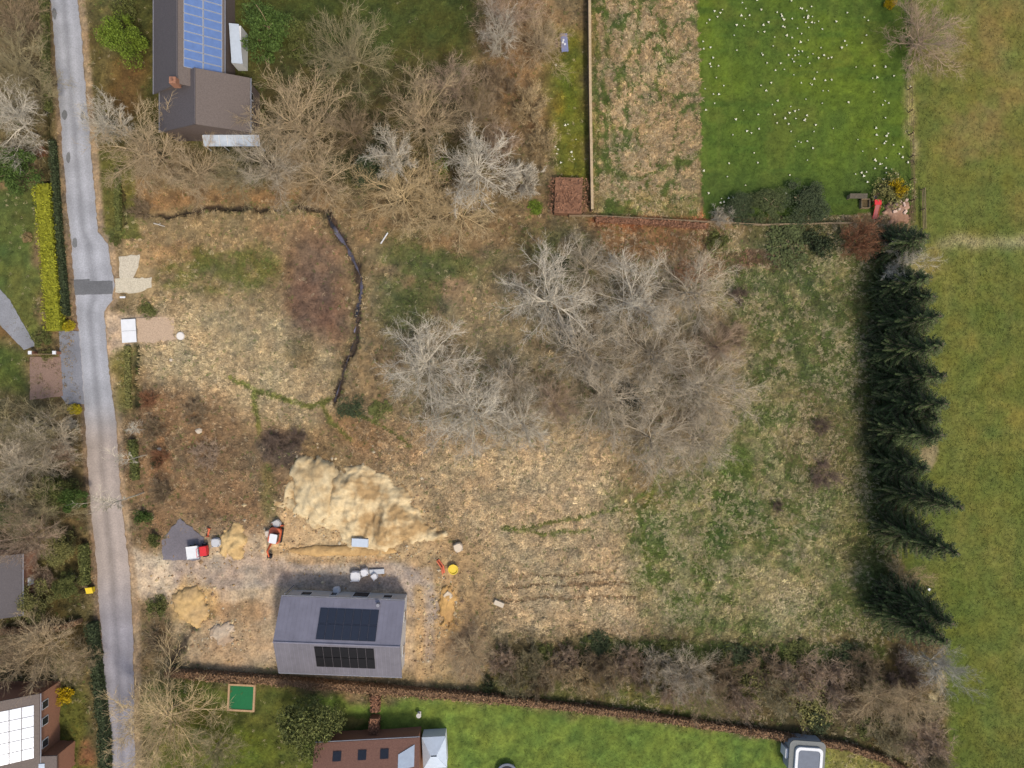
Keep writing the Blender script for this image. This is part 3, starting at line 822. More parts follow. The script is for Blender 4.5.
# --- central grove
g_ = 'bare trees of the central grove'
for a in ((545, 298, 52, 10, 'bare', 'pale', 'pale spreading tree on the northwest side of the central grove, nearest the green turf'),
          (590, 268, 30, 8, 'bare', 'grey', 'small grey tree at the north tip of the central grove'),
          (628, 300, 46, 10, 'bare', 'pale', 'pale grey tree in the north middle of the central grove'),
          (690, 290, 40, 9, 'bare', 'grey', 'grey tree at the northeast corner of the central grove'),
          (582, 350, 42, 10, 'fine', 'grey', 'grey tree south of the ivy covered stump in the central grove'),
          (655, 352, 46, 10, 'fine', 'grey', 'grey twiggy tree in the heart of the central grove'),
          (706, 392, 44, 10, 'fine', 'grey', 'grey twiggy tree at the east edge of the central grove'),
          (606, 396, 44, 10, 'bare', 'grey', 'grey tree beside the dark ivy clump in the south of the central grove'),
          (650, 436, 42, 9, 'fine', 'grey', 'grey hazy tree at the southern tip of the central grove'),
          (702, 440, 32, 8, 'fine', 'grey', 'grey tree at the southeast corner of the central grove'),
          (428, 368, 46, 9, 'fine', 'pale', 'palest hazy tree at the west end of the central grove'),
          (470, 410, 46, 9, 'fine', 'pale', 'pale hazy tree at the southwest edge of the central grove above the straw'),
          (512, 380, 25, 8, 'bare', 'grey', 'grey tree linking the west end of the grove to its middle'),
          (520, 424, 30, 8, 'fine', 'pale', 'whitish hazy tree at the south edge of the grove above the orange straw'),
          (554, 402, 25, 8, 'fine', 'pink', 'pinkish twiggy tree in the south middle of the central grove'),
          (720, 345, 26, 7, 'fine', 'pink', 'pinkish twiggy tree by the purple scrub east of the grove')):
    B(a[4], a[0], a[1], a[2], a[3], a[5], a[6], group=g_)
B('bush', 568, 330, 12, 4, 'ivy', 'dark ivy covered stump between pale limbs in the central grove', 'shrub')
B('bush', 630, 398, 13, 4, 'ivy', 'dark ivy clump in the south of the central grove', 'shrub')
B('scrub', 740, 296, 12, 1.6, 'dark', 'dark purple scrub on the east side of the grove, upper of two', 'shrub')
B('scrub', 736, 335, 17, 1.8, 'brown', 'brown scrub on the east side of the grove, lower of two', 'shrub')
B('scrub', 610, 262, 14, 2, 'straw', 'golden shrub below the orange bracken bank', 'shrub')
B('bush', 560, 262, 10, 1.4, 'dark', 'low dark green shrub at the north of the grove by the small grey tree', 'shrub')
B('bush', 718, 240, 12, 2, 'moss', 'mossy green shrub below the fence corner of the big lawn', 'shrub')
B('scrub', 722, 216, 14, 2.6, 'pale', 'pale twiggy shrub at the lower left corner of the big lawn', 'shrub')
# --- east side
B('scrub', 822, 427, 11, 1.3, 'dark', 'dark purple brown bush on the rough grass, middle sized of three', 'shrub')
B('scrub', 826, 475, 20, 1.4, 'dark', 'largest dark purple brown bush on the rough grass', 'shrub')
B('scrub', 778, 507, 8, 1.1, 'dark', 'smallest dark purple bush alone on the rough grass', 'shrub')
B('leafy', 808, 200, 25, 2.2, 'dark', 'wide dark green low tree at the bottom of the big lawn')
B('leafy', 770, 204, 20, 1.8, 'deep', 'low dull green tree left of the wide dark tree at the lawn bottom')
B('leafy', 738, 210, 18, 1.8, 'dark', 'low dark shrubby tree by the lower left of the big lawn')
B('bush', 822, 244, 16, 2.4, 'dark', 'dark green bush right below the wide dark tree', 'shrub')
B('bush', 790, 238, 28, 1.1, 'deep', 'mossy green thicket south of the trees at the lawn bottom', 'shrub')
B('scrub', 862, 238, 26, 4, 'rust', 'red brown twiggy bush below the red slide', 'shrub')
B('bush', 893, 190, 18, 2.2, 'olive', 'yellow green shrub above the rubble at the lawn corner', 'shrub')
B('bush', 900, 188, 9, 2.6, 'gold', 'yellow flowering shrub at the lower right corner of the big lawn', 'shrub')
B('bush', 893, 2, 6, 2, 'gold', 'yellow flowering shrub at the top edge of the big lawn', 'shrub')
B('fine', 926, 36, 36, 6.5, 'pink', 'round pinkish grey bare tree at the top right of the big lawn')
B('birch', 908, 262, 20, 7, 'pale', 'white dead tree among the upper conifers')
B('bare', 906, 580, 22, 6, 'straw', 'straw coloured bare tree between the two lowest conifers')
B('bare', 942, 668, 24, 8, 'white', 'silvery white bare tree at the right end of the southern hedgerow')
for i, (tx, ty, h, lb) in enumerate(((928, 236, 9, 'topmost dark conifer of the eastern row, by the rubble'), (931, 277, 11, 'dark conifer just below the white dead tree'),
        (942, 316, 13, 'dark conifer third from the top of the eastern row'), (945, 345, 14, 'dark conifer fourth from the top of the eastern row'),
        (946, 376, 13, 'dark conifer in the middle of the dense stretch of the eastern row'), (949, 404, 14, 'dark conifer just below the middle of the dense stretch of the eastern row'),
        (936, 296, 11, 'short dark conifer squeezed between the second and third tips of the eastern row'), (942, 420, 12, 'short dark conifer just above the lowest of the dense stretch'),
        (945, 436, 14, 'dark conifer lowest of the dense stretch, above the pale bare patch'), (930, 470, 11, 'short dark conifer beside the pale bare patch at the field edge'),
        (964, 508, 16, 'tall dark conifer whose tip points farthest right over the field'), (960, 554, 16, 'tall dark conifer above the straw coloured bare tree'),
        (956, 626, 15, 'dark conifer below the straw coloured bare tree, upper tip of two'), (949, 644, 15, 'lowest dark conifer of the eastern row, nearest the hedgerow'))):
    B('conifer', tx, ty, (28 if h > 12 else 24) * 1.15, h, 'conifer', lb, group='conifers along the eastern field edge', at_top=1.0)
# --- west scrub inside the plot
B('scrub', 148, 400, 12, 2, 'rust', 'rust coloured shrub at the lane end of the dry plot, above the three slim birches', 'shrub')
B('scrub', 152, 430, 15, 2.4, 'brown', 'brown shrub at the foot of the shortest slim birch', 'shrub')
B('scrub', 160, 458, 12, 2, 'rust', 'rust coloured shrub beside the middle slim birch', 'shrub')
B('bush', 155, 462, 6, 1.6, 'dark', 'small dark green shrub beside the middle slim birch', 'shrub')
B('scrub', 160, 492, 14, 2.4, 'brown', 'brown shrub at the foot of the tallest slim birch', 'shrub')
B('bush', 141, 517, 9, 2, 'green', 'green shrub beside the lane above the site entrance', 'shrub')
B('bush', 152, 540, 8, 2, 'moss', 'mossy green shrub at the upper corner of the site entrance', 'shrub')
B('bush', 156, 607, 11, 2, 'moss', 'mossy green shrub below the site entrance', 'shrub')
B('scrub', 153, 640, 14, 2, 'brown', 'brown scrub between the lane and the dark ditch below the site entrance', 'shrub')
B('scrub', 195, 412, 18, 1.6, 'brown', 'low brown scrub on the dry plot right of the slim birches', 'shrub')
B('scrub', 205, 455, 18, 1.6, 'pink', 'low pinkish scrub left above the spoil heap', 'shrub')
B('scrub', 275, 448, 16, 2, 'dark', 'dark grey scrub at the upper left of the spoil heap', 'shrub')
B('scrub', 296, 440, 14, 1.8, 'dark', 'dark grey scrub touching the top of the spoil heap', 'shrub')
B('bush', 352, 410, 13, .8, 'dark', 'dark green bramble clump just below the end of the stream, left one', 'shrub')
B('bush', 378, 410, 13, .8, 'moss', 'mossy bramble clump below the end of the stream, right one', 'shrub')
B('scrub', 140, 208, 14, 1.8, 'brown', 'brown shrub at the west end of the ditch', 'shrub')
B('bush', 114, 240, 6, 1.0, 'moss', 'low green shrub on the lane verge above the crumbling concrete', 'shrub')
B('bush', 146, 308, 9, 1.0, 'moss', 'low dull green shrub between the concrete pads and the white cover', 'shrub')
B('slim', 134, 431, 5, 5, 'pale', 'shortest of three slim pale birches by the lane', at_top=.6)
B('slim', 130, 458, 6, 8.5, 'pale', 'middle of three slim pale birches leaning over the verge', at_top=.55)
B('slim', 118, 500, 8, 13.5, 'pale', 'tallest slim pale birch reaching over the lane', at_top=.5)
# --- west gardens lower
B('bare', 30, 425, 32, 9, 'olive', 'olive bare tree just below the brick paved drive')
B('bush', 72, 409, 7, 1.6, 'yellow', 'small yellow green shrub at the lower end of the lay by', 'shrub')
B('scrub', 70, 424, 8, 1.6, 'pale', 'pale grey shrub below the small yellow green shrub by the lane', 'shrub')
B('scrub', 56, 415, 12, 2, 'straw', 'straw coloured shrub left of the small yellow green shrub', 'shrub')
B('fine', 12, 468, 34, 10, 'grey', 'grey bare tree at the left edge halfway down the photo')
B('scrub', 62, 456, 18, 3, 'pink', 'pinkish shrub west of the lane across from the slim birches', 'shrub')
B('leafy', 72, 500, 14, 5, 'green', 'green tree west of the lane across from the tallest slim birch')
B('leafy', 52, 490, 18, 5, 'moss', 'mossy green tree behind the green tree west of the lane')
B('leafy', 6, 512, 12, 5, 'green', 'green tree cut by the left edge above the dark roof')
B('fine', 25, 535, 32, 9, 'pink', 'pinkish bare tree above the dark roof at the left edge')
B('leafy', 62, 548, 18, 4, 'olive', 'olive tree beside the lane above the yellow grit bin')
B('leafy', 68, 585, 15, 3.6, 'moss', 'mossy green tree right beside the yellow grit bin')
B('leafy', 30, 604, 24, 4, 'olive', 'wide yellow olive tree right of the dark roof')
B('scrub', 42, 578, 16, 2.4, 'pink', 'pinkish shrub between dark roof and grit bin', 'shrub')
B('fine', 40, 652, 38, 8, 'tan', 'tan hazy bare tree above the brick house at the lower left')
B('leafy', 4, 672, 10, 4, 'dark', 'dark green tree cut by the left edge above the brick house')
B('scrub', 92, 650, 10, 1.8, 'straw', 'straw shrub beside the lower lane hedge', 'shrub')
B('bush', 62, 697, 9, 2, 'gold', 'golden flowering shrub beside the brick house', 'shrub')
B('bush', 44, 354, 6, 1.6, 'olive', 'olive shrub behind the gate posts of the brick paved drive', 'shrub')
B('bush', 66, 326, 7, 1.4, 'yellow', 'yellow shrub at the lower right end of the yellow hedge', 'shrub')
B('bush', 40, 338, 10, 1.6, 'moss', 'mossy shrub at the lower left end of the yellow hedge', 'shrub')
# --- bottom
B('fine', 158, 722, 56, 9, 'straw', 'straw coloured spreading bare tree over the lower end of the lane')
B('fine', 214, 748, 24, 5, 'olive', 'olive hazy bare tree below the framed green mat')
B('leafy', 305, 722, 33, 9, 'moss', 'large yellow green tree below the new grey roofed house')
B('fine', 470, 655, 24, 5, 'tan', 'tan bare tree right of the new grey roofed house')
B('bush', 489, 686, 8, 1.8, 'dark', 'dark green bush at the west end of the southern hedgerow', 'shrub')
# --- southern hedgerow, west to east
ORD = ['first', 'second', 'third', 'fourth', 'fifth', 'sixth', 'seventh', 'eighth', 'ninth', 'tenth', 'eleventh', 'twelfth', 'thirteenth', 'fourteenth', 'fifteenth', 'sixteenth', 'seventeenth', 'eighteenth', 'nineteenth',
       'twentieth', 'twenty first', 'twenty second', 'twenty third', 'twenty fourth', 'twenty fifth', 'twenty sixth', 'twenty seventh', 'twenty eighth', 'twenty ninth', 'thirtieth', 'thirty first', 'thirty second', 'thirty third', 'thirty fourth']
hr = [(504, 662, 15, 'pink', 's'), (514, 682, 14, 'olive', 's'), (530, 664, 16, 'olive', 's'), (540, 688, 12, 'brown', 's'), (552, 672, 15, 'tan', 's'), (568, 660, 14, 'pink', 's'), (582, 680, 16, 'straw', 's'),
      (597, 664, 15, 'brown', 's'), (612, 678, 16, 'tan', 's'), (628, 664, 16, 'pink', 's'), (644, 682, 15, 'brown', 's'), (660, 668, 18, 'grey', 's'), (676, 694, 16, 'pink', 's'), (692, 674, 20, 'grey', 'f'),
      (706, 694, 20, 'brown', 'f'), (726, 676, 18, 'brown', 's'), (740, 700, 18, 'pink', 's'), (752, 688, 16, 'olive', 'b'), (768, 670, 20, 'brown', 's'), (782, 694, 20, 'olive', 's'), (800, 676, 22, 'pink', 's'), (815, 705, 18, 'olive', 'b'),
      (832, 684, 22, 'pink', 's'), (850, 706, 18, 'brown', 's'), (866, 672, 20, 'brown', 's'), (880, 700, 20, 'tan', 'f'), (893, 735, 20, 'olive', 's'), (906, 676, 20, 'dark', 's'), (914, 702, 22, 'tan', 'f'), (926, 742, 24, 'pink', 's'), (940, 768, 16, 'olive', 's')]
word = dict(pink='pinkish', olive='olive', pale='pale', brown='brown', tan='tan', straw='straw coloured', grey='grey', dark='dark')
for i, (x, y, r_, tn, kd) in enumerate(hr):
    k = {'s': 'scrub', 'f': 'fine', 'b': 'bush'}[kd]
    B(k, x, y, r_ * 1.3, {'s': random.uniform(2.6, 3.8), 'f': 5.5, 'b': 2.2}[kd], tn, '%s %s from the west in the southern hedgerow' % (ORD[i] + ' plant,', word[tn] + (' bare tree,' if kd == 'f' else ' bare shrub,' if kd == 's' else ' leafy shrub,')),
      'tree' if kd == 'f' else 'shrub', group='plants of the southern hedgerow')
for i, (x, y, r_) in enumerate(((545, 655, 12), (600, 646, 14), (665, 650, 12), (740, 655, 16), (800, 652, 16), (850, 655, 14), (876, 684, 12), (818, 722, 14), (870, 728, 12))):
    B('bush', x, y, r_, 1.1, 'dark' if i % 2 else 'moss', '%s green low bramble clump from the west on the edge of the southern hedgerow' % ORD[i], 'shrub', 'bramble_clump', 'bramble clumps along the southern hedgerow')

# --- hedges
def hedge(name, P, wpx, h, tone, label, dens=70, size=.17, ht=0.0):
    pts = [Vector((*W(x, y, h * .8), 0)) for x, y in P]
    Pn, core = [], MB()
    for a, b in zip(pts[:-1], pts[1:]):
        d = (b - a); L = d.length; d.normalize(); n = Vector((-d.y, d.x, 0)); w = wpx * S / 2
        m = int(L * dens * (1 + h * .6))
        t = R.uniform(0, L, m); q = R.uniform(-1, 1, m); side = R.random(m) < (h / (h + 2 * w))
        u = np.where(side, np.sign(q) * R.uniform(.8, 1.08, m), q); z = np.where(side, R.uniform(.05, 1, m), R.uniform(.88, 1.08, m))
        wob = (fbm(t + a.x * 3, t * 0 + a.y, 2.2, 88, 3) - .5)
        xy = np.array([a.x, a.y])[None] + t[:, None] * np.array([d.x, d.y]) + (u * w * (1 + wob * .5))[:, None] * np.array([n.x, n.y])
        Pn.append(np.column_stack([xy, z * h * (1 + wob * .35)]))
        c = (a + b) / 2
        core.box((c.x, c.y, h * .42), (L + .1, w * 1.5, h * .84), math.atan2(d.y, d.x))
    V, F, c = leaves(np.concatenate(Pn), size)
    t = thing(name, label, 'hedge', (0, 0, 0))
    o = link('foliage', mesh_np('foliage', V, F, c), LF[tone], t)
    m = core.mesh('hedge_core'); a = m.attributes.new('Col', 'FLOAT_COLOR', 'POINT'); a.data.foreach_set('color', np.full(len(m.vertices) * 4, .8, np.float32))
    link('branch_core', m, LF[tone], t)
    c0 = pts[0]
    for ch in t.children: ch.location = (-c0.x, -c0.y, 0)
    t.location = c0
    return t
hedge('clipped_hedge', [(42, 184), (47, 250), (54, 330)], 17, 1.6, 'hedge', 'bright yellow green clipped hedge along the west side of the lane')
hedge('lane_hedge', [(43, -20), (44, 70), (47, 110)], 5, 1.2, 'moss', 'thin dull green hedge between lane and bare trees at the top left')
hedge('lane_hedge', [(51, 140), (58, 235), (65, 315)], 5, 1.1, 'dark', 'thin dark hedge between the yellow hedge and the lane')
hedge('lane_hedge', [(90, 624), (96, 680), (103, 735), (104, 780)], 9, 1.6, 'dark', 'long dark green hedge along the lane at the lower left')
hedge('lane_hedge', [(117, 168), (118, 230)], 5, .7, 'moss', 'short green hedge on the east verge of the lane beside the ditch')
hedge('lane_hedge', [(82, 545), (84, 585)], 6, 1.4, 'moss', 'short mossy hedge beside the lane just above the grit bin')
hedge('lane_hedge', [(127, 346), (128, 408)], 5, .6, 'olive', 'short olive hedge on the verge below the white cover')
hedge('lane_hedge', [(131, 440), (135, 480)], 7, 1.0, 'moss', 'short green hedge among the slim birches by the lane')
hedge('beech_hedge', [(165, 674), (270, 681), (376, 690), (500, 700)], 7, 1.7, 'brown', 'long brown beech hedge between the new house and the south gardens')
hedge('beech_hedge', [(500, 700), (640, 716), (770, 735), (850, 748), (890, 762), (920, 782)], 6, 1.3, 'brown', 'long thin brown beech hedge between the southern hedgerow and the lawn')
hedge('beech_hedge', [(375, 696), (375, 712)], 9, 1.6, 'rust', 'short red brown beech hedge stub touching the long hedge')
hedge('beech_hedge', [(374, 719), (373, 744)], 10, 1.8, 'rust', 'red brown beech hedge running up to the tiled house')
hedge('beech_hedge', [(569, 178), (568, 213)], 36, 1.8, 'rust', 'square red brown beech block beside the wall end')
hedge('bracken_bank', [(596, 219), (650, 222), (706, 226)], 6, .9, 'rust', 'orange bracken bank below the straw strip', 50)
hedge('garden_hedge', [(0, 632), (60, 628), (78, 622)], 5, 1.4, 'brown', 'low brown hedge running left from the grit bin')

# ------------------------------------------------------------------ walls, fences
WOOD = mat('weathered_timber', (160, 138, 108), .9, .3, 3)
PALE = mat('pale_coping', (192, 168, 132), .9, .25, 3)
BRICKD = mat('garden_brick', (136, 108, 84), .9, .3, 4)
def wall(name, P, h, th, m, mtop, label, cat):
    c0 = Vector((*W(*P[0]), 0)); t = thing(name, label, cat, c0)
    b, c, p = MB(), MB(), []
    for (x0, y0), (x1, y1) in zip(P[:-1], P[1:]):
        a = Vector((*W(x0, y0), 0)) - c0; e = Vector((*W(x1, y1), 0)) - c0; d = e - a
        b.box(((a + e) / 2 + Vector((0, 0, h / 2 - .1)))[:], (d.length, th, h + .2), math.atan2(d.y, d.x))
        c.box(((a + e) / 2 + Vector((0, 0, h + .03)))[:], (d.length + .02, th + .1, .06), math.atan2(d.y, d.x))
        n = int(d.length / 2.4)
        for k in range(n + 1): p.append(a + d * (k / max(n, 1)))
    b.build('panel', m, t); c.build('coping', mtop, t)
    return t, p
wall('garden_wall', [(588, -40), (589, 90), (591, 212)], 1.7, .28, BRICKD, PALE, 'long garden wall with pale coping left of the straw strip', 'wall')
def fence(P, h, label, m=WOOD, rw=(.05, .14)):
    c0 = Vector((*W(*P[0]), 0)); t = thing('timber_fence', label, 'fence', c0)
    r = MB(); pm = None
    for (x0, y0), (x1, y1) in zip(P[:-1], P[1:]):
        a = Vector((*W(x0, y0), 0)) - c0; e = Vector((*W(x1, y1), 0)) - c0; d = e - a
        for z in (.3, .65, 1.0):
            r.box(((a + e) / 2 + Vector((0, 0, z * h)))[:], (d.length, rw[0], rw[1]), math.atan2(d.y, d.x))
        n = max(1, int(d.length / 3))
        for k in range(n):
            q = a + d * (k / n)
            if pm is None: pm = MB().box((0, 0, h * .5), (.12, .12, h * 1.1)).mesh('post')
            link('post', pm, m, t, q)
    r.build('rail', m, t)
fence([(569, 217), (592, 217), (706, 223), (760, 226), (850, 224)], 1.1, 'timber post and rail fence along the bottom of the straw strip and lawn')
fence([(907, -40), (908, 90), (910, 180), (911, 222)], 1.1, 'thin timber fence down the right side of the big lawn', mat('dark_old_timber', (112, 92, 70), .9, .3, 3), (.035, .05))
fence([(921, 190), (922, 230)], 1.0, 'short timber fence stub right of the rubble')

# ------------------------------------------------------------------ buildings
SLATE = mat('dark_slate', (98, 92, 92), .75, .2, 6, bump=.2)
SLATE2 = mat('brown_slate', (118, 106, 98), .8, .2, 6, bump=.2)
GREYROOF = mat('grey_metal_sheet', (138, 135, 146), .6, .12, .6, spec=.3)
TILE = mat('red_clay_tile', (142, 104, 88), .85, .25, 6, bump=.2)
BRICK = mat('red_brick', (168, 120, 94), .9, .25, 8)
RENDER = mat('pale_render', (212, 206, 198), .9, .08, 2)
WHITE = mat('white_paint', (238, 238, 236), .6, .05, 2)
GLASSY = mat('pale_glass_roof', (206, 216, 226), .15, .08, 2, spec=.6)
PANELD = mat('dark_solar_cell', (40, 46, 60), .45, .1, 2, spec=.5)
PANELB = mat('blue_solar_cell', (104, 130, 178), .2, .12, 2, spec=.5)
PANELW = mat('sky_painted_solar_cell', (206, 214, 230), .12, .06, 2, spec=.8)  # pale cell colour carries the sky's reflection
ALU = mat('aluminium', (180, 184, 190), .4, .05, 2, spec=.5)
DARK = mat('dark_glass', (44, 46, 52), .15, .1, 2, spec=.5)
LEAD = mat('grey_lead', (150, 150, 156), .6, .1, 3)

def gable(t, L, Wd, eave, ridge, wallm, roofa, roofb, over=.35, cx=0, cy=0, axis='x', pre=''):
    """gabled block, ridge along local x (or y); roofa = +y side (north) or -x (west), roofb the other"""
    def X(u, v, z): return (cx + u, cy + v, z) if axis == 'x' else (cx - v, cy + u, z)
    l, w = L / 2, Wd / 2; th = .22
    rid = ridge - th * 1.2
    b = MB(); n = [X(-l, -w, -.2), X(l, -w, -.2), X(l, w, -.2), X(-l, w, -.2), X(-l, -w, eave - th), X(l, -w, eave - th), X(l, w, eave - th), X(-l, w, eave - th), X(-l, 0, rid), X(l, 0, rid)]
    b.add(n, [(0, 1, 5, 4), (2, 3, 7, 6), (1, 2, 6, 9, 5), (3, 0, 4, 8, 7), (4, 5, 9, 8), (6, 7, 8, 9)])
    b.build('wall', wallm, t)
    sl = (ridge - eave) / w; o = over
    for sgn, m in ((1, roofa), (-1, roofb)):
        q = [X(-l - o, sgn * .02, ridge), X(l + o, sgn * .02, ridge), X(l + o, sgn * (w + o), eave - sl * o), X(-l - o, sgn * (w + o), eave - sl * o)]
        MB().slab(q, th).build('roof_slope', m, t)
        g0, g1 = X(-l - o, sgn * (w + o + .08), eave - sl * o - .12), X(l + o, sgn * (w + o + .08), eave - sl * o - .12)
        MB().tube(g0, g1, .08, .08, 6).build('gutter', LEAD, t)
    MB().tube(X(-l - o, 0, ridge + .01), X(l + o, 0, ridge + .01), .12, .12, 6).build('ridge_cap', roofa, t)
    return lambda u, v, dz=0.0: X(u, v, ridge - abs(v) * sl + dz)

def solar(t, at, u0, u1, v0, v1, nu, nv, cell, frame=ALU, dz=.10):
    """panels nu x nv on a slope given by at(u, v)"""
    du, dv = (u1 - u0) / nu, (v1 - v0) / nv; g = .03
    for i in range(nu):
        for j in range(nv):
            a, b_, c, d = u0 + i * du + g, u0 + (i + 1) * du - g, v0 + j * dv + g, v0 + (j + 1) * dv - g
            p = MB().slab([at(a, c, dz), at(b_, c, dz), at(b_, d, dz), at(a, d, dz)], .05).build('solar_panel', frame, t)
            e = .05
            MB().slab([at(a + e, c + e, dz + .012), at(b_ - e, c + e, dz + .012), at(b_ - e, d - e, dz + .012), at(a + e, d - e, dz + .012)], .03).build('cell_face', cell, p)

# the new house
t = thing('new_house', 'new house with grey metal gable roof and two dark solar arrays on the building site', 'house', (*W(348.5, 626.5), 0), math.radians(-2.2))
at = gable(t, 17.2, 10.4, 4.3, 7.0, RENDER, GREYROOF, mat('grey_metal_sheet_sun_toned', (116, 112, 117), .65, .14, .6, spec=.2), .3)  # south slope: darker copy of the sheet, sun on it offset in the colour
solar(t, at, -3.0, 5.4, .5, 4.3, 7, 2, PANELD, DARK)
solar(t, at, -3.2, 5.2, -4.1, -.5, 7, 2, mat('black_solar_cell', (26, 24, 25), .6, .1, 2, spec=.15), mat('black_frame', (22, 21, 22), .6, .1, 2, spec=.1))
for s in (1, -1):
    seam = MB()
    for k in range(29):
        u = -8.6 + k * .614
        seam.slab([at(u - .012, s * .2, .025), at(u + .012, s * .2, .025), at(u + .012, s * 5.3, .025), at(u - .012, s * 5.3, .025)], .03)
    seam.build('roof_seam', GREYROOF, t)
for u, w_, z0, z1 in ((-6, 1.6, 1, 2.4), (-2, 1.0, 0, 2.1), (2, 2.4, .2, 2.3), (6, 1.4, 1, 2.3)):
    f = MB().box((u, 5.22, (z0 + z1) / 2), (w_, .06, z1 - z0)).build('door' if z0 == 0 else 'window', WHITE, t)
    MB().box((u, 5.26, (z0 + z1) / 2), (w_ - .2, .03, z1 - z0 - .2)).build('pane', DARK, f)
for v in (-2.5, 2.5):
    f = MB().box((8.62, v, 1.6), (.06, 1.6, 1.5)).build('window', WHITE, t)
    MB().box((8.66, v, 1.6), (.03, 1.4, 1.3)).build('pane', DARK, f)
MB().tube((5.2, 5.0, 4.3), (5.2, 5.0, 5.1), .25, .25, 8).build('flue', LEAD, t)
MB().box((-8.4, 5.9, 2.2), (.1, .1, 4.2)).build('downpipe', LEAD, t)

WALLD = mat('brown_tile_hung_wall', (112, 98, 90), .9, .2, 5)
# slate house, top left
t = thing('slate_house', 'dark slate house with blue solar panels and white veranda at the top left', 'house', (*W(188, 45, 5.0), 0), 0)
at = gable(t, 17.0, 9.4, 5.0, 8.2, WALLD, SLATE, SLATE2, .35, 0, 2.0, 'y')  # dark west and lighter east slope: shade and sun put into the colours
# axis y: u runs north, v>0 is west
solar(t, at, -6.4, 8.6, -4.9, -.7, 12, 2, PANELB, ALU)
cx2, cy2 = (212 - 188) * S * .93, (45 - 107) * S * .93
at2 = gable(t, 7.2, 12.4, 4.6, 7.6, WALLD, SLATE, SLATE2, .3, cx2 - 1.2, cy2 + .3, 'y')  # wing likewise: sunlit east slope given the lighter slate colour
v = MB(); v.slab([(cx2 - 2.2, cy2 - 3.4, 2.9), (cx2 + 6.0, cy2 - 3.4, 2.9), (cx2 + 6.0, cy2 - 4.9, 2.4), (cx2 - 2.2, cy2 - 4.9, 2.4)], .08)
vr = v.build('veranda_roof', GLASSY, t)
gb = MB()
for k in range(8): gb.box((cx2 - 2.2 + k * 8.2 / 7, cy2 - 4.15, 2.71), (.07, 1.5, .09), 0, math.atan(.333))
gb.build('glazing_bar', WHITE, vr)
for k in range(4): MB().box((cx2 - 2.1 + k * 2.65, cy2 - 4.8, 1.2), (.1, .1, 2.4)).build('post', WHITE, t)
MB().slab([(5.0, 4.2, 3.0), (6.3, 4.2, 2.7), (6.9, -1.6, 2.7), (5.4, -1.6, 3.0)], .1).build('lean_to_roof', GLASSY, t)
MB().box((5.9, 1.3, 1.3), (1.4, 5.4, 2.6)).build('lean_to', WHITE, t)
MB().box((7.2, -6.0, 1.4), (1.0, 1.6, 2.8)).build('porch', WHITE, t)
ch = MB().box((-.2, -6.8, 8.3), (.9, .9, 1.6)).build('chimney', BRICK, t)
MB().tube((-.2, -6.8, 9.1), (-.2, -6.8, 9.5), .16, .13, 8).build('chimney_pot', TILE, ch)
for v_ in (-3, 0, 3):
    f = MB().box((cx2 + 5.02, cy2 + v_ * .7, 3.2), (.08, 1.1, 1.2)).build('window', WHITE, t)
    MB().box((cx2 + 5.07, cy2 + v_ * .7, 3.2), (.03, .9, 1.0)).build('pane', DARK, f)

# brick house, lower left
t = thing('brick_house', 'red brick house with brown roof and large white solar array at the lower left', 'house', (*W(10, 735, 5.0), 0), 0)
at = gable(t, 11.0, 8.6, 5.0, 7.6, BRICK, SLATE2, SLATE2, .3, -.5, 0, 'y')
solar(t, at, -3.2, 4.4, -4.1, -.4, 5, 3, PANELW, ALU)
for v_ in (-4.2, -2.0, 1.2, 3.6):
    f = MB().box((3.84, v_, 3.3), (.08, 1.2, 1.3)).build('window', WHITE, t)
    MB().box((3.89, v_, 3.3), (.03, 1.0, 1.1)).build('pane', DARK, f)
w2 = MB(); w2.box((4.1, -5.2, 2.2), (4.0, 3.6, 4.6)); w2.build('side_wing', BRICK, t)
MB().slab([(1.9, -3.2, 4.9), (6.4, -3.2, 4.6), (6.4, -7.2, 4.6), (1.9, -7.2, 4.9)], .2).build('wing_roof', SLATE2, t)
MB().slab([(3.0, -4.2, 4.95), (4.8, -4.2, 4.83), (4.8, -5.6, 4.83), (3.0, -5.6, 4.95)], .08).build('rooflight', GLASSY, t)
ch = MB().box((-.4, 4.4, 7.7), (.8, .8, 1.7)).build('chimney', BRICK, t)
MB().tube((-.4, 4.4, 8.5), (-.4, 4.4, 8.9), .15, .12, 8).build('chimney_pot', TILE, ch)

# dark roofed outbuilding at the left edge
t = thing('dark_roofed_cottage', 'dark roofed building cut by the left edge below the pinkish bare tree', 'house', (*W(-4, 586, 4), 0), 0)
gable(t, 8.5, 6.2, 3.6, 5.4, BRICK, SLATE, SLATE, .25, 0, 0, 'y')
MB().box((1.4, -3.6, 4.45), (.9, 1.0, .08), 0, 0, .52).build('rooflight', GLASSY, t)
MB().box((3.2, 0, 1.4), (.08, 1.2, 1.2)).build('window', WHITE, t)

# tiled house, bottom
t = thing('tiled_house', 'red tiled house with dark rooflights and white conservatory at the bottom edge', 'house', (*W(368, 772, 4.2), 0), math.radians(3))
at = gable(t, 14.6, 8.0, 3.9, 6.2, BRICK, TILE, TILE, .3)
for u in (-4.2, -.6, 2.6):
    f = MB().slab([at(u - .6, 2.2, .09), at(u + .6, 2.2, .09), at(u + .6, 3.3, .09), at(u - .6, 3.3, .09)], .08).build('rooflight', DARK, t)
cw = MB().box((9.4, 1.4, 1.2), (3.4, 4.4, 2.4)).build('conservatory', WHITE, t)
MB().slab([(7.7, 3.7, 2.5), (11.2, 3.7, 2.5), (9.9, 1.5, 3.5), (9.0, 1.5, 3.5)], .06).build('glass_roof', GLASSY, cw)
MB().slab([(7.7, -.9, 2.5), (11.2, -.9, 2.5), (9.9, 1.3, 3.5), (9.0, 1.3, 3.5)], .06).build('glass_roof', GLASSY, cw)
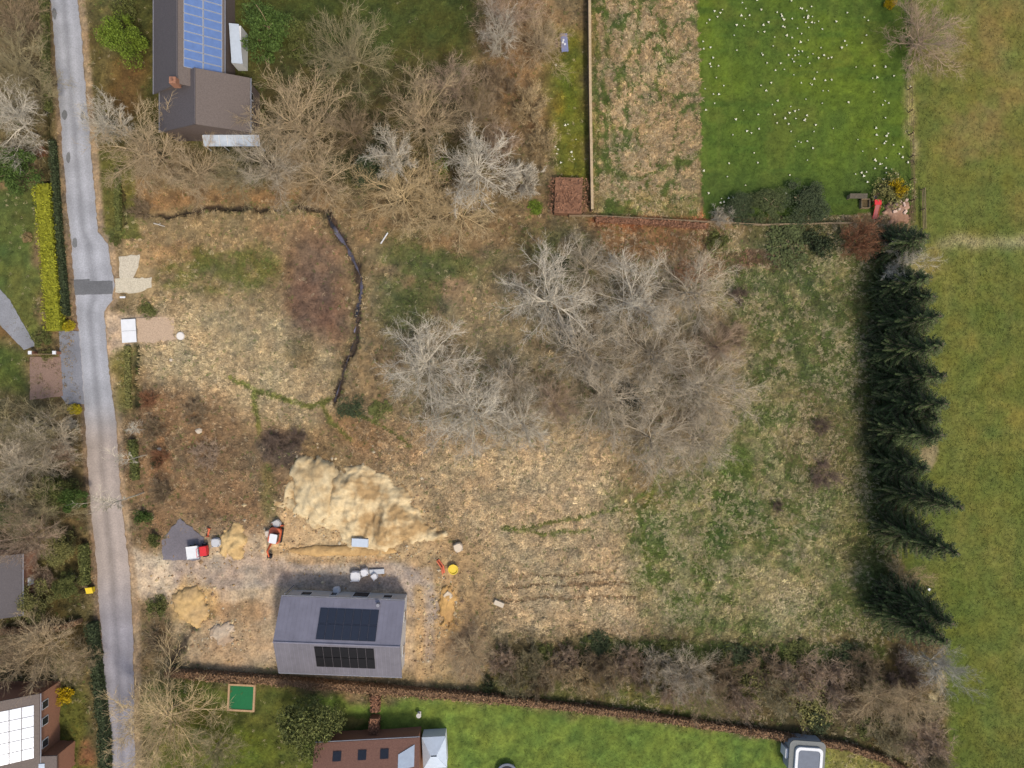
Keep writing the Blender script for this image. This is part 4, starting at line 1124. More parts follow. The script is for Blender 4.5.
MB().slab([(7.7, 3.6, 2.5), (7.7, -.8, 2.5), (9.0, 1.3, 3.5), (9.0, 1.5, 3.5)], .06).build('glass_roof', GLASSY, cw)
MB().slab([(11.2, 3.6, 2.5), (11.2, -.8, 2.5), (9.9, 1.3, 3.5), (9.9, 1.5, 3.5)], .06).build('glass_roof', GLASSY, cw)
MB().slab([at(4.6, 2.6, .10), at(6.9, 3.6, .10), at(6.9, 1.2, .10), at(4.6, .9, .10)], .06).build('glazed_slope', GLASSY, t)

# garden room, lower right
t = thing('garden_room', 'pale garden room with rounded white frame and grey glass top on the south lawn', 'garden room', (*W(806, 757, 2), 0), math.radians(-4))
def rrect(w, h, r, n=6):
    P = []
    for cx, cy, a0 in ((w - r, h - r, 0), (-w + r, h - r, 90), (-w + r, -h + r, 180), (w - r, -h + r, 270)):
        for k in range(n + 1): a = math.radians(a0 + 90 * k / n); P.append((cx + r * math.cos(a), cy + r * math.sin(a)))
    return P
MB().prism(rrect(2.5, 2.4, .7), -.1, 2.2).build('wall', mat('pale_grey_cladding', (176, 180, 184), .7, .1, 3), t)
MB().prism(rrect(2.65, 2.5, .8), 2.2, 2.34).build('roof', mat('grey_deck', (128, 130, 126), .7, .1, 3), t)
o_, i_ = rrect(2.0, 2.0, .7), rrect(1.6, 1.6, .5)
n = len(o_); b = MB()
b.add([(x + .15, y - .3, 2.34) for x, y in o_] + [(x + .15, y - .3, 2.7) for x, y in o_] + [(x + .15, y - .3, 2.7) for x, y in i_] + [(x + .15, y - .3, 2.36) for x, y in i_],
      [(r_ * n + k, r_ * n + (k + 1) % n, (r_ + 1) * n + (k + 1) % n, (r_ + 1) * n + k) for r_ in range(3) for k in range(n)])
b.build('frame', WHITE, t)
MB().prism([(x + .15, y - .3) for x, y in i_], 2.36, 2.6).build('glass_top', mat('grey_glass', (92, 102, 118), .5, .15, 2, spec=.2), t)
MB().box((-2.75, .2, .9), (.4, 1.4, 1.8)).build('side_cabinet', WHITE, t)

# ------------------------------------------------------------------ building site
def heap(name, px, py, rx, ry, h, rgb, rgb2, label, cat, rot=0, seed=1, ridge=.5, flat=.6):
    n = int(min(130, max(40, rx * 1.7)))
    u = np.linspace(-1.3, 1.3, n); X, Y = np.meshgrid(u, u)
    mx_, my_ = X * rx * S + 80, Y * ry * S + 80
    a = fbm(mx_, my_, rx * S * .45, seed, 5) - .5
    rr_ = np.hypot(X, Y) + a * 1.1 + (fbm(mx_, my_, 1.2, seed + 2, 3) - .5) * .3
    z = np.clip(1 - rr_ ** 2, 0, 1) ** flat * h
    z *= 1 + ridge * (fbm(mx_, my_ * .35, 2.4, seed + 5, 4) - .5) * 1.6 + .8 * a
    z += (fbm(mx_, my_, .8, seed + 9, 4) - .5) * .7 * np.clip(z, 0, 1)
    z = np.where(rr_ >= 1.0, -.3, z)
    V = np.stack([X * rx * S, Y * ry * S, z], -1).reshape(-1, 3)
    i = np.arange(n * n).reshape(n, n)
    F = np.stack([i[:-1, :-1], i[:-1, 1:], i[1:, 1:], i[1:, :-1]], -1).reshape(-1, 4)
    zz = z.reshape(-1); F = F[(zz[F] > -.29).any(1)]
    o = link(name, mesh_np(name, V, F, None, True), mat(name + '_earth', rgb, 1, .22, 1.6, rgb2=rgb2, bump=.5, spec=.05, scale2=.35), None, (*W(px, py, h * .4), 0))
    o.rotation_euler.z = rot
    return tag(o, label, cat)
heap('spoil_heap', 362, 508, 68, 42, 1.5, (228, 204, 158), (186, 154, 108), 'big pale sandy yellow spoil heap of dug subsoil above the new house', 'heap', -.2, 3, 1.5, .85)
heap('spoil_heap', 318, 490, 32, 34, 1.5, (224, 202, 158), (204, 176, 130), 'pale western lobe of dug subsoil at the top left of the spoil heap', 'heap', .4, 9, .8)
heap('sand_heap', 233, 542, 14, 16, 1.0, (220, 188, 132), (206, 172, 118), 'round yellow sand heap beside the red and white dumper', 'heap', 0, 13, .2)
heap('sand_heap', 190, 606, 15, 20, .9, (216, 180, 122), (198, 166, 118), 'orange yellow sand heap below the site entrance by the ditch', 'heap', .3, 17, .3)
heap('rubble_heap', 222, 634, 12, 10, .6, (204, 184, 158), (176, 152, 126), 'pale rubble heap left of the new house', 'heap', .3, 19, .3)
heap('sand_heap', 447, 606, 8, 22, .6, (216, 172, 108), (190, 150, 98), 'long narrow sand heap right of the new house', 'heap', 0, 23, .4)
heap('sand_heap', 345, 551, 66, 5, .5, (210, 172, 116), (192, 156, 106), 'long orange sand ridge between spoil heap and new house', 'heap', 0, 29, .3)

def clods():
    c = []
    for px, py, rx, ry, n in ((362, 508, 92, 60, 1300), (190, 606, 26, 28, 260), (233, 542, 22, 24, 160), (225, 636, 34, 26, 200), (447, 606, 16, 34, 260), (425, 630, 16, 50, 200), (300, 565, 120, 14, 90), (180, 575, 40, 24, 50), (345, 551, 80, 9, 240)):
        c.append(np.column_stack([R.normal(px, rx * .55, n), R.normal(py, ry * .55, n)]))
    c = np.concatenate(c); ok = ~((c[:, 0] > 278) & (c[:, 0] < 412) & (c[:, 1] > 590) & (c[:, 1] < 674)) & (c[:, 0] > 134); c = c[ok]
    n = len(c); z = gsample(HGT, c[:, 0], c[:, 1])
    s = R.gamma(2, .045, n)[:, None] + .03
    P = np.column_stack([(c[:, 0] - 512) * S, (384 - c[:, 1]) * S, z + .03])
    o6 = np.array([[1, 0, 0], [0, 1, 0], [-1, 0, 0], [0, -1, 0], [0, 0, .8], [0, 0, -.8]], float)
    V = (P[:, None, :] + o6[None] * s[:, :, None] * R.uniform(.6, 1.4, (n, 6, 1))).reshape(-1, 3)
    f = np.array([[0, 1, 4], [1, 2, 4], [2, 3, 4], [3, 0, 4], [1, 0, 5], [2, 1, 5], [3, 2, 5], [0, 3, 5]])
    F = (np.arange(n)[:, None, None] * 6 + f[None]).reshape(-1, 3)
    pal = lin(np.array([(214, 190, 146), (196, 164, 118), (176, 146, 110), (206, 190, 160), (164, 136, 104)])) * K
    cv = np.repeat(pal[R.integers(0, 5, n)], 6, 0)
    tag(link('soil_clods', mesh_np('soil_clods', V, F, cv), mat('dug_clods', None, 1, .2, 3, True, 0, .05)), kind='stuff')
clods()
RED = mat('red_paint', (226, 44, 48), .5, .08, 2, spec=.4)
ORANGE = mat('orange_paint', (224, 108, 66), .55, .1, 2, spec=.4)
YEL = mat('yellow_plastic', (240, 206, 44), .5, .08, 2, spec=.4)
BLACKR = mat('black_rubber', (46, 46, 48), .8, .1, 4)
BAG = mat('white_woven_bag', (234, 232, 232), .8, .08, 3)
BLUEW = mat('pale_blue_sheet', (204, 214, 224), .6, .06, 2)

def wheel(t, x, y, r, w, m=BLACKR):
    o = MB().tube((x, y - w / 2, r), (x, y + w / 2, r), r, r, 14).build('wheel', m, t)
    MB().tube((x, y - w / 2 - .01, r), (x, y + w / 2 + .01, r), r * .5, r * .5, 10).build('rim', ALU, o)

t = thing('site_dumper', 'red site dumper with bright white skip standing by the grey hardstanding', 'dumper', (*W(200, 550), 0), .12)
sk = MB(); sk.add([(-1.0, -.75, .75), (.25, -.6, .6), (.25, .6, .6), (-1.0, .75, .75), (-1.35, -.95, 1.5), (.4, -.95, 1.5), (.4, .95, 1.5), (-1.35, .95, 1.5), (-1.25, -.85, 1.42), (.3, -.85, 1.42), (.3, .85, 1.42), (-1.25, .85, 1.42)],
       [(3, 2, 1, 0), (0, 1, 5, 4), (1, 2, 6, 5), (2, 3, 7, 6), (3, 0, 4, 7), (4, 5, 9, 8), (5, 6, 10, 9), (6, 7, 11, 10), (7, 4, 8, 11), (8, 9, 10, 11)])
sk.build('skip', WHITE, t)
MB().box((.2, 0, .55), (2.6, .9, .3)).build('chassis', RED, t)
MB().box((1.05, 0, 1.0), (1.0, 1.4, .75)).build('engine_cover', RED, t)
MB().box((.62, 0, 1.15), (.4, .5, .15)).build('seat', BLACKR, t)
rb = MB(); rb.tube((.55, -.6, .9), (.55, -.6, 2.3), .04, .04); rb.tube((.55, .6, .9), (.55, .6, 2.3), .04, .04); rb.tube((.55, -.6, 2.3), (.55, .6, 2.3), .04, .04); rb.build('roll_bar', RED, t)
for x in (-.8, 1.0):
    for y in (-.8, .8): wheel(t, x, y, .42, .35)

t = thing('mini_excavator', 'orange mini excavator with white cab roof by the spoil heap', 'excavator', (*W(277, 534), 0), math.radians(-100))
for y in (-.75, .75): MB().prism([(x, z) for x, z in rrect(1.1, .28, .27)], -.2, .2).build('track', BLACKR, t).matrix_local = Matrix.Translation((0, y, .3)) @ Matrix.Rotation(math.pi / 2, 4, 'X')
MB().box((0, 0, .45), (1.3, 1.2, .25)).build('undercarriage', BLACKR, t)
MB().prism(rrect(1.15, .85, .4), .6, 1.25).build('body', ORANGE, t)
cb = MB().box((.1, .3, 1.85), (1.2, .95, 1.2)).build('cab', DARK, t)
MB().prism([(x + .1, y + .3) for x, y in rrect(.68, .55, .15)], 2.45, 2.56).build('cab_roof', WHITE, cb)
MB().tube((1.0, -.25, 1.0), (2.1, -.25, 2.4), .17, .14).build('boom', ORANGE, t)
MB().tube((2.1, -.25, 2.4), (3.2, -.25, 1.2), .13, .1).build('dipper_arm', ORANGE, t)
MB().add([(3.0, -.55, 1.2), (3.5, -.55, 1.0), (3.4, -.55, .4), (2.9, -.55, .5), (3.0, .05, 1.2), (3.5, .05, 1.0), (3.4, .05, .4), (2.9, .05, .5)], [(0, 1, 2, 3), (7, 6, 5, 4), (0, 4, 5, 1), (1, 5, 6, 2), (2, 6, 7, 3), (3, 7, 4, 0)]).build('bucket', BLACKR, t)
bl = MB(); bl.box((-1.5, 0, .35), (.1, 1.8, .5)); bl.box((-1.2, -.5, .35), (.6, .1, .1)); bl.box((-1.2, .5, .35), (.6, .1, .1)); bl.build('dozer_blade', ORANGE, t)

def bulk_bag(px, py, s, h, label, m=BAG, rot=0, cat='bag', name='bulk_bag', group=None):
    t = thing(name, label, cat, (*W(px, py, h), 0), rot, group)
    b = MB(); n = 14
    for z, f in ((0, .92), (.25, 1.05), (.6, 1.06), (.9, .96), (1.0, .85)):
        for k in range(n):
            a = 2 * math.pi * k / n; sq = 1 / max(abs(math.cos(a)), abs(math.sin(a))) ** .6
            b.v.append((math.cos(a) * sq * f * s / 2 * random.uniform(.96, 1.05), math.sin(a) * sq * f * s / 2 * random.uniform(.96, 1.05), z * h))
    for r_ in range(4):
        for k in range(n): b.f.append((r_ * n + k, r_ * n + (k + 1) % n, (r_ + 1) * n + (k + 1) % n, (r_ + 1) * n + k))
    b.f += [tuple(range(n))[::-1], tuple(range(4 * n, 5 * n))]
    b.build('sack', m, t)
    for sx in (-1, 1):
        for sy in (-1, 1):
            l = MB(); l.tube((sx * s * .36, sy * s * .36, h * .85), (sx * s * .42, sy * s * .42, h * 1.25), .04, .04, 5); l.tube((sx * s * .42, sy * s * .42, h * 1.25), (sx * s * .2, sy * s * .42, h * .95), .04, .04, 5)
            l.build('lifting_loop', m, t)
bulk_bag(355, 577, 1.5, 1.0, 'largest white bulk bag in the pile in front of the new house')
bulk_bag(364, 573, 1.1, .9, 'white bulk bag at the upper right of the pile in front of the new house', BAG, .3)
bulk_bag(374, 577, .9, .8, 'small white bulk bag at the right end of the pile by the new house', BAG, .7)
bulk_bag(336, 591, 1.0, .9, 'single white bulk bag against the north wall of the new house', BAG, .2)
bulk_bag(458, 548, 1.3, .9, 'lone cream white bulk bag on rough ground right of the spoil heap', mat('cream_bag', (228, 208, 180), .8, .08, 3), .4)
bulk_bag(268, 534, 1.0, .9, 'cream bulk bag on the left side of the mini excavator', mat('cream_sack', (226, 210, 190), .8, .08, 3), .2)
bulk_bag(276, 524, 1.1, .8, 'grey white bulk bag behind the mini excavator', mat('grey_sack', (200, 196, 192), .8, .08, 3), .5)
bulk_bag(448, 596, 1.2, .5, 'cream bulk bag slumped on the narrow sand heap', mat('ecru_sack', (222, 202, 172), .8, .08, 3), .8)
bulk_bag(215, 543, 1.3, .8, 'pale grey bulk bag between the dumper and the round sand heap', mat('silver_sack', (206, 206, 206), .8, .08, 3), .1)
t = thing('insulation_stack', 'pale blue wrapped stack of boards at the foot of the spoil heap', 'board stack', (*W(360, 543, 1.0), .15), -.05)
for k in range(4): MB().box((random.uniform(-.04, .04), random.uniform(-.04, .04), .13 + k * .22), (2.4, 1.2, .21)).build('board_pack', BLUEW, t)
for x in (-.8, .8): MB().box((x, 0, -.02), (.1, 1.2, .1)).build('bearer', WOOD, t)
t = thing('board_stack', 'long pale grey stack of boards above the bag pile', 'board stack', (*W(377, 571), 0), .05)
for k in range(3): MB().box((random.uniform(-.06, .06), random.uniform(-.04, .04), .12 + k * .1), (2.2, .7, .09)).build('board', mat('pale_board', (206, 208, 210), .7, .05, 2), t)
for x in (-.7, .7): MB().box((x, 0, .02), (.1, .7, .1)).build('bearer', WOOD, t)

t = thing('site_barrier', 'orange plastic barrier panels standing by the yellow tub', 'barrier', (*W(441, 566), 0), math.radians(-70))
for k, (u, r_) in enumerate(((-.5, .25), (.55, -.2))):
    p = MB()
    p.box((u, k * .12, 1.02), (1.1, .12, .14), r_); p.box((u, k * .12, .12), (1.1, .5, .1), r_)
    for q in range(7): p.box((u - .48 * math.cos(r_) + q * .16 * math.cos(r_), k * .12 + (-.48 + q * .16) * math.sin(r_), .57), (.06, .06, .8), r_)
    p.build('barrier_panel', ORANGE, t)
t = thing('round_tub', 'round yellow tub beside the orange barrier', 'tub', (*W(453.5, 568.5), 0))
b = MB(); n = 20
for z, r_ in ((0, .55), (.6, .7), (.66, .76), (.66, .64), (.5, .6)):
    for k in range(n): b.v.append((r_ * math.cos(2 * math.pi * k / n), r_ * math.sin(2 * math.pi * k / n), z))
for r_ in range(4):
    for k in range(n): b.f.append((r_ * n + k, r_ * n + (k + 1) % n, (r_ + 1) * n + (k + 1) % n, (r_ + 1) * n + k))
b.f.append(tuple(range(n))[::-1]); b.build('tub_wall', YEL, t)
MB().tube((0, 0, .3), (0, 0, .5), .595, .595, 20).build('contents', YEL, t)
t = thing('cable_reel', 'orange brown cable bundle lying left of the excavator track below the cream bag', 'cable', (*W(209, 532), 0), 1.4)
MB().tube((-.6, 0, .15), (.6, 0, .15), .14, .14, 10).build('drum', ORANGE, t)
for x in (-.6, .6): MB().tube((x - .03, 0, .3), (x + .03, 0, .3), .3, .3, 14).build('flange', ORANGE, t)

# ------------------------------------------------------------------ small things on the plot and gardens
t = thing('ditch_cover', 'white rectangular two panel cover beside the lane at the end of a ditch', 'cover', (*W(130, 331), 0), .06)
for y in (-.88, .88): MB().box((0, y, .32), (2.15, 1.72, .1)).build('cover_panel', WHITE, t)
MB().box((0, 0, .12), (2.0, 3.4, .3)).build('base', mat('grey_concrete', (150, 146, 140), .9, .15, 4), t)
t = thing('manhole', 'round white manhole lid on straw near the white cover', 'manhole', (*W(181, 336), 0))
MB().tube((0, 0, -.1), (0, 0, .22), .62, .6, 24).build('ring', mat('pale_concrete', (226, 218, 206), .9, .1, 4), t)
MB().tube((0, 0, .22), (0, 0, .27), .5, .48, 24).build('lid', mat('cream_lid', (240, 232, 220), .8, .06, 4), t)
o = MB(); o.box((0, 0, .12), (1.95, .16, .12)); o = o.build('plank', WHITE, None, (*W(384.5, 238.5), gz(384, 238) + .12)); o.rotation_euler = (0, .06, math.radians(58)); tag(o, 'white plank lying on the green turf right of the stream', 'plank')
lg = [(-.9, .25, .1, -.2, .05, .14, .09, .08, 1), (-.2, .05, .14, .8, -.25, .1, .08, .05, 1), (-.2, .05, .14, .2, .25, .2, .05, .03, 1)]
o = link('fallen_branch', tubes_mesh('fallen_branch', lg, 6), TW['white'], None, (*W(160, 225), gz(160, 225) + .05)); tag(o, 'white forked fallen branch below the ditch', 'branch')
t = thing('waymark_post', 'white topped short post beside the lower concrete pad', 'post', (*W(126, 298), 0))
MB().box((0, 0, .4), (.12, .12, .9)).build('shaft', WOOD, t); MB().box((0, 0, .9), (.8, .25, .06)).build('board', WHITE, t)
o = MB().box((0, 0, .3), (1.5, .7, .5), .5).build('stone_block', mat('pale_stone', (216, 200, 174), .9, .12, 4), None, (*W(499, 603), gz(499, 603))); o.rotation_euler.z = -.9; tag(o, 'pale oblong stone block at the left end of the wheel ruts', 'block')
for x, y, s, lb in ((199, 431, .9, 'pale rubble stone on brown scrub ground right of the slim birches, larger of two'), (160, 449, .6, 'small cream stone beside the rust coloured shrub by the slim birches'), (171, 360, .5, 'small pale stone on straw below the round manhole')):
    b = MB(); n = 9
    for z, f in ((0, 1), (.5, .95), (.8, .5)):
        for k in range(n): b.v.append((f * s * .6 * math.cos(6.283 * k / n) * random.uniform(.75, 1.2), f * s * .5 * math.sin(6.283 * k / n) * random.uniform(.75, 1.2), z * s * .6))
    for r_ in range(2):
        for k in range(n): b.f.append((r_ * n + k, r_ * n + (k + 1) % n, (r_ + 1) * n + (k + 1) % n, (r_ + 1) * n + k))
    b.f += [tuple(range(2 * n, 3 * n))]
    tag(b.build('rubble_stone', mat('rubble_stone_grey', (214, 198, 174), .9, .2, 4), None, (*W(x, y), gz(x, y))), lb, 'stone')
t = thing('grit_bin', 'yellow grit bin on the west verge of the lane', 'bin', (*W(92.5, 589), 0), .1)
b = MB(); b.add([(-.4, -.35, 0), (.4, -.35, 0), (.4, .35, 0), (-.4, .35, 0), (-.45, -.4, .7), (.45, -.4, .7), (.45, .4, .9), (-.45, .4, .9)], [(3, 2, 1, 0), (0, 1, 5, 4), (1, 2, 6, 5), (2, 3, 7, 6), (3, 0, 4, 7), (4, 5, 6, 7)]); b.build('bin_body', YEL, t)
MB().slab([(-.5, -.46, .76), (.5, -.46, .76), (.5, .46, .98), (-.5, .46, .98)], .06).build('lid', YEL, t)
for x, y, lb in ((36, 353, 'white gate post at the left of the brick paved drive'), (60, 353, 'white gate post at the lane side of the brick paved drive')):
    t = thing('gate_post', lb, 'post', (*W(x, y), 0), group='gate posts of the brick paved drive')
    MB().box((0, 0, .6), (.4, .4, 1.3)).build('pillar', BRICK, t); MB().box((0, 0, 1.3), (.5, .5, .12)).build('cap', WHITE, t)
t = thing('field_gate', 'low white timber gate between the two white gate posts', 'gate', (*W(48, 354.5), 0))
g1 = MB(); [g1.box((0, 0, .25 + k * .22), (2.9, .05, .08)) for k in range(5)]; g1.build('bars', WOOD, t)
g1 = MB(); [g1.box((x, 0, .65), (.08, .06, 1.1)) for x in (-1.42, 0, 1.42)]; g1.build('uprights', WOOD, t)

t = thing('garden_table', 'blue grey garden table with white pots in the narrow garden', 'table', (*W(564, 45), 0), .08)
BLUEP = mat('blue_grey_paint', (136, 142, 176), .7, .12, 4)
tp = MB(); [tp.box((-.42 + k * .17, 0, .74), (.155, 2.7, .05)) for k in range(6)]; tp.build('table_top', BLUEP, t)
for x in (-.4, .4):
    for y in (-1.1, 1.1): MB().box((x, y, .36), (.08, .08, .72)).build('leg', BLUEP, t)
for i, (x, y) in enumerate(((-.15, .25), (.05, -.35), (-.25, -.1))):
    p = thing('flower_pot', ('upper right', 'lowest', 'left')[i] + ' small white pot standing on the blue garden table', 'pot', (W(564, 45)[0] + x, W(564, 45)[1] + y, .77))
    MB().tube((0, 0, 0), (0, 0, .22), .1, .15, 12).build('pot_wall', WHITE, p); MB().tube((0, 0, .2), (0, 0, .24), .16, .16, 12).build('rim', WHITE, p)
for y, s in ((45, -1),):
    t = thing('garden_bench', 'dark brown bench on the left side of the blue garden table', 'bench', (*W(556.5, 44), 0), .08)
    DKW = mat('dark_stained_timber', (92, 70, 62), .8, .2, 4)
    MB().box((0, 0, .44), (.35, 1.3, .05)).build('seat', DKW, t)
    for q in (-.5, .5): MB().box((0, q, .21), (.3, .06, .42)).build('leg', DKW, t)

t = thing('play_slide', 'small red slide with two rails below the dark bush at the lawn corner', 'slide', (*W(874, 206.5), 0), 0)
MB().box((0, .35, 1.15), (1.0, .75, .06)).build('platform', RED, t)
MB().slab([(-.32, .0, 1.12), (.32, .0, 1.12), (.32, -1.9, .15), (-.32, -1.9, .15)], .05).build('chute', mat('dusty_pink_plastic', (176, 96, 92), .6, .1, 3), t)
for x in (-.38, .38):
    MB().tube((x, 0, 1.22), (x, -1.9, .28), .03, .03, 6).build('side_rail', RED, t)
    for y in (0, .7): MB().box((x, y, .56), (.08, .08, 1.12)).build('leg', RED, t)
t = thing('compost_frame', 'square timber compost frame left of the red slide', 'compost bin', (*W(863.5, 204.5), 0))
for x in (-.6, .6): MB().box((x, 0, .35), (.06, 1.3, .7)).build('side_board', WOOD, t)
for y in (-.65, .65): MB().box((0, y, .35), (1.26, .06, .7)).build('end_board', WOOD, t)
MB().box((0, 0, .15), (1.14, 1.24, .3)).build('compost', mat('compost_soil', (96, 82, 56), 1, .3, 5), t)
t = thing('log_store', 'low grey roofed store above the compost frame', 'store', (*W(855, 198), 0))
MB().slab([(-1.3, .35, 1.2), (1.3, .35, 1.2), (1.3, -.35, 1.0), (-1.3, -.35, 1.0)], .06).build('roof', mat('grey_felt', (98, 90, 76), .9, .3, 4), t)
for x in (-1.2, 1.2): MB().box((x, 0, .5), (.1, .6, 1.0)).build('side_board', WOOD, t)
MB().box((0, .25, .5), (2.3, .06, 1.0)).build('back_board', WOOD, t)
heap('rubble_heap', 897, 211, 13, 13, .6, (186, 150, 126), (150, 116, 94), 'broken brick rubble heap right of the red slide', 'heap', 0, 43, .4)
for i, (x, y) in enumerate(((893, 205), (897, 203), (901, 206), (904, 202), (896, 211), (892, 212), (902, 213))):
    o = MB().box((0, 0, .5), (random.uniform(.3, .7), random.uniform(.25, .5), .25)).build('broken_slab', mat('pinkish_slab', (214, 184, 164), .9, .15, 4), None, (*W(x, y), .15)); o.rotation_euler = (.2, .1, random.uniform(0, 3)); tag(o, 'pale broken slab lying on the brick rubble heap', 'slab', 'broken slabs on the rubble heap')
t = thing('wheelbarrow', 'purple wheelbarrow tipped beside the dark bush above the red slide', 'wheelbarrow', (*W(874, 197), 0), 1.2)
MB().add([(-.4, -.2, .35), (.3, -.2, .35), (.3, .2, .35), (-.4, .2, .35), (-.55, -.35, .65), (.5, -.35, .65), (.5, .35, .65), (-.55, .35, .65)], [(3, 2, 1, 0), (0, 1, 5, 4), (1, 2, 6, 5), (2, 3, 7, 6), (3, 0, 4, 7)]).build('tray', mat('plum_plastic', (104, 52, 84), .6, .1, 3), t)
MB().tube((.55, -.05, .2), (.55, .05, .2), .2, .2, 12).build('wheel', BLACKR, t)
for y in (-.25, .25): MB().tube((.5, y * .3, .25), (-1.0, y, .6), .025, .025, 6).build('handle', ALU, t)

t = thing('framed_mat', 'green square mat in a pale timber surround on the south garden', 'play mat', (*W(242, 697), 0), -.05)
GREENM = mat('green_mat', (34, 112, 66), .8, .1, 3)
MB().box((0, 0, .12), (3.5, 3.5, .22)).build('mat', GREENM, t)
for s in (-1, 1):
    MB().box((s * 1.9, 0, .15), (.28, 4.08, .34)).build('edge_board', mat('pale_edge_board', (190, 156, 118), .9, .15, 3), t)
    MB().box((0, s * 1.9, .15), (3.5, .28, .34)).build('edge_board', bpy.data.materials['pale_edge_board'], t)
t = thing('bird_bath', 'pale stone bird bath on the south lawn', 'bird bath', (*W(419.5, 713), 0))
MB().tube((0, 0, 0), (0, 0, .75), .14, .1, 10).build('pedestal', RENDER, t); MB().tube((0, 0, .75), (0, 0, .9), .2, .36, 16).build('bowl', RENDER, t); MB().box((0, 0, .04), (.5, .5, .08)).build('plinth', RENDER, t)
t = thing('garden_urn', 'grey stone urn near the top wall of the tiled house', 'urn', (*W(396, 732), 0))
MB().box((0, 0, .3), (.6, .6, .6)).build('plinth', mat('grey_stone', (142, 134, 128), .9, .15, 4), t)
MB().tube((0, 0, .6), (0, 0, 1.0), .18, .38, 14).build('bowl', mat('lilac_stone', (166, 154, 150), .9, .15, 4), t)
t = thing('round_trampoline', 'dark round trampoline cut by the bottom edge of the south lawn', 'trampoline', (*W(507, 771), 0))
MB().tube((0, 0, .78), (0, 0, .8), 1.25, 1.25, 28).build('bed', BLACKR, t)
b = MB(); n = 28
for z, r_ in ((.8, 1.2), (.86, 1.25), (.86, 1.55), (.8, 1.6), (.74, 1.5), (.74, 1.25)):
    for k in range(n): b.v.append((r_ * math.cos(6.2832 * k / n), r_ * math.sin(6.2832 * k / n), z))
for r_ in range(6):
    for k in range(n): b.f.append((r_ * n + k, r_ * n + (k + 1) % n, ((r_ + 1) % 6) * n + (k + 1) % n, ((r_ + 1) % 6) * n + k))
b.build('padded_rim', mat('grey_pad', (116, 120, 130), .7, .1, 3), t)
for k in range(4): a = .8 + k * 1.5708; MB().tube((1.4 * math.cos(a), 1.4 * math.sin(a), 0), (1.4 * math.cos(a), 1.4 * math.sin(a), .76), .04, .04, 6).build('leg', ALU, t)
o = tag(link('feed_bucket', MB().tube((0, 0, 0), (0, 0, .35), .16, .2, 14).mesh('feed_bucket'), WHITE, None, (*W(928, 589), 0)), 'small white bucket at the field edge below the tall conifers', 'bucket')

# daffodils on the lawns
def daffodil():
    V, F, c = [], [], []
    rd = random.Random(5)
    def add(vs, col):
        b = len(V); V.extend(vs); F.append([b, b + 1, b + 2, b + 3]); c.extend([col] * 4)
    wc, yc, gc = lin((238, 236, 222)) * .8, lin((246, 220, 90)) * .85, lin((86, 112, 50)) * K
    for k in range(9):
        a = rd.uniform(0, 6.28); r = rd.uniform(0, .16); cx, cy, cz = math.cos(a) * r, math.sin(a) * r, rd.uniform(.26, .36)
        for j in range(3):
            t = rd.uniform(0, 3.14); s = .085
            add([(cx + s * math.cos(t + q * 1.5708) * (1 if q % 2 else .45), cy + s * math.sin(t + q * 1.5708) * (1 if q % 2 else .45), cz + j * .004) for q in range(4)], wc)
        add([(cx + .025 * math.cos(q * 1.57), cy + .025 * math.sin(q * 1.57), cz + .03) for q in range(4)], yc)
    for k in range(16):
        a = rd.uniform(0, 6.28); dx, dy = math.cos(a), math.sin(a); l = rd.uniform(.12, .26)
        add([(dx * .02 - dy * .015, dy * .02 + dx * .015, 0), (dx * .02 + dy * .015, dy * .02 - dx * .015, 0), (dx * l + dy * .012, dy * l - dx * .012, .26), (dx * l - dy * .012, dy * l + dx * .012, .26)], gc)
    return mesh_np('daffodil_clump', np.array(V), np.array(F), np.array(c))
dm = daffodil(); DM = mat('petals_and_leaves', None, .8, .05, 3, True)
spots = []
rd = random.Random(3)
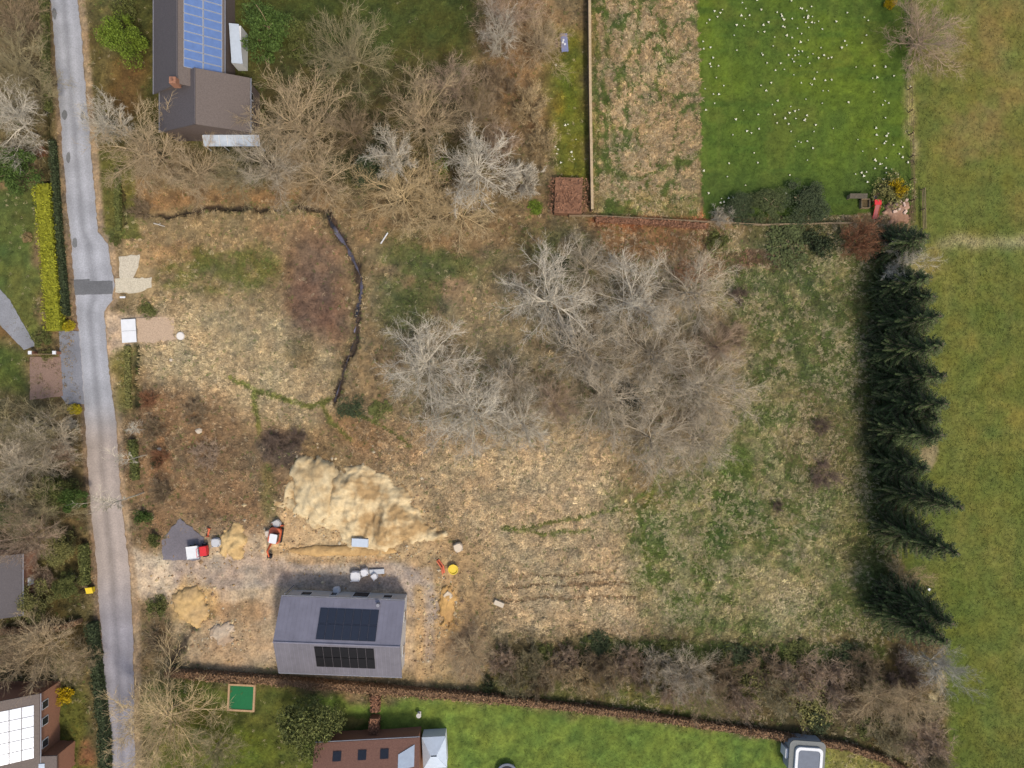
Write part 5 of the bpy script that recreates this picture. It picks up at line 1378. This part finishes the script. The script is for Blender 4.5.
for cx, cy, sx, sy, n in ((705, 60, 5, 30, 10), (715, 100, 8, 12, 9), (725, 25, 14, 16, 12), (745, 20, 14, 14, 9), (785, 20, 14, 14, 20), (800, 40, 16, 18, 28), (815, 65, 18, 16, 22), (845, 15, 18, 10, 9), (790, 108, 12, 10, 12), (825, 120, 10, 22, 9), (850, 85, 18, 12, 8),
                          (760, 70, 20, 40, 12), (885, 150, 12, 10, 18), (890, 168, 12, 6, 12), (875, 172, 8, 5, 5), (780, 160, 24, 16, 8), (728, 185, 14, 14, 10), (725, 200, 6, 5, 7), (890, 90, 10, 6, 5), (770, 135, 30, 10, 8)):
    for _ in range(n): spots.append((rd.gauss(cx, sx * 1.35), rd.gauss(cy, sy * 1.35), 0))
for cx, cy in ((555, 147), (558, 150), (557, 154), (571, 153), (572, 157), (574, 160), (561, 163), (554, 126), (565, 126), (568, 125), (576, 140), (556, 66)): spots.append((cx, cy, 1))
for x, y, w in spots:
    if not w and not inpoly(np.array([x]), np.array([y]), LAWN)[0]: continue
    if y < -4: continue
    o = link('daffodil_clump', dm, DM, None, (*W(x, y), gz(x, y))); o.rotation_euler.z = rd.uniform(0, 6.28); s = rd.uniform(.45, 1.0); o.scale = (s, s, 1)
    if w: tag(o, 'white daffodil clump in the narrow garden left of the wall', 'flowers', 'daffodils in the narrow garden')
    else: tag(o, 'white daffodil clump on the big mown lawn', 'flowers', 'daffodils on the big lawn')

# ------------------------------------------------------------------ light, sky, camera
az, el = math.radians(146), math.radians(56)
sd = Vector((math.sin(az) * math.cos(el), math.cos(az) * math.cos(el), math.sin(el)))
L = bpy.data.lights.new('sun', 'SUN'); L.energy = 2.05; L.angle = math.radians(9.0); L.color = (1, .93, .82)
so = bpy.data.objects.new('sun', L); C.objects.link(so); so.rotation_euler = (-sd).to_track_quat('-Z', 'Y').to_euler(); so.location = (40, -60, 90)
w = bpy.data.worlds.new('World'); bpy.context.scene.world = w; w.use_nodes = True
nt = w.node_tree; sky = nt.nodes.new('ShaderNodeTexSky'); sky.sky_type = 'NISHITA'; sky.sun_disc = False
sky.sun_elevation = el; sky.sun_rotation = az; sky.dust_density = 3.0; sky.air_density = 1.0
nt.links.new(sky.outputs[0], nt.nodes['Background'].inputs[0]); nt.nodes['Background'].inputs[1].default_value = .15
cam = bpy.data.cameras.new('camera'); cam.lens = 24; cam.sensor_width = 36; cam.clip_end = 5000
co = bpy.data.objects.new('camera', cam); C.objects.link(co); co.location = (0, 0, H)
sc = bpy.context.scene; sc.camera = co
vs = sc.view_settings; vs.view_transform = 'Standard'; vs.look = 'None'; vs.exposure = .62; vs.gamma = 1
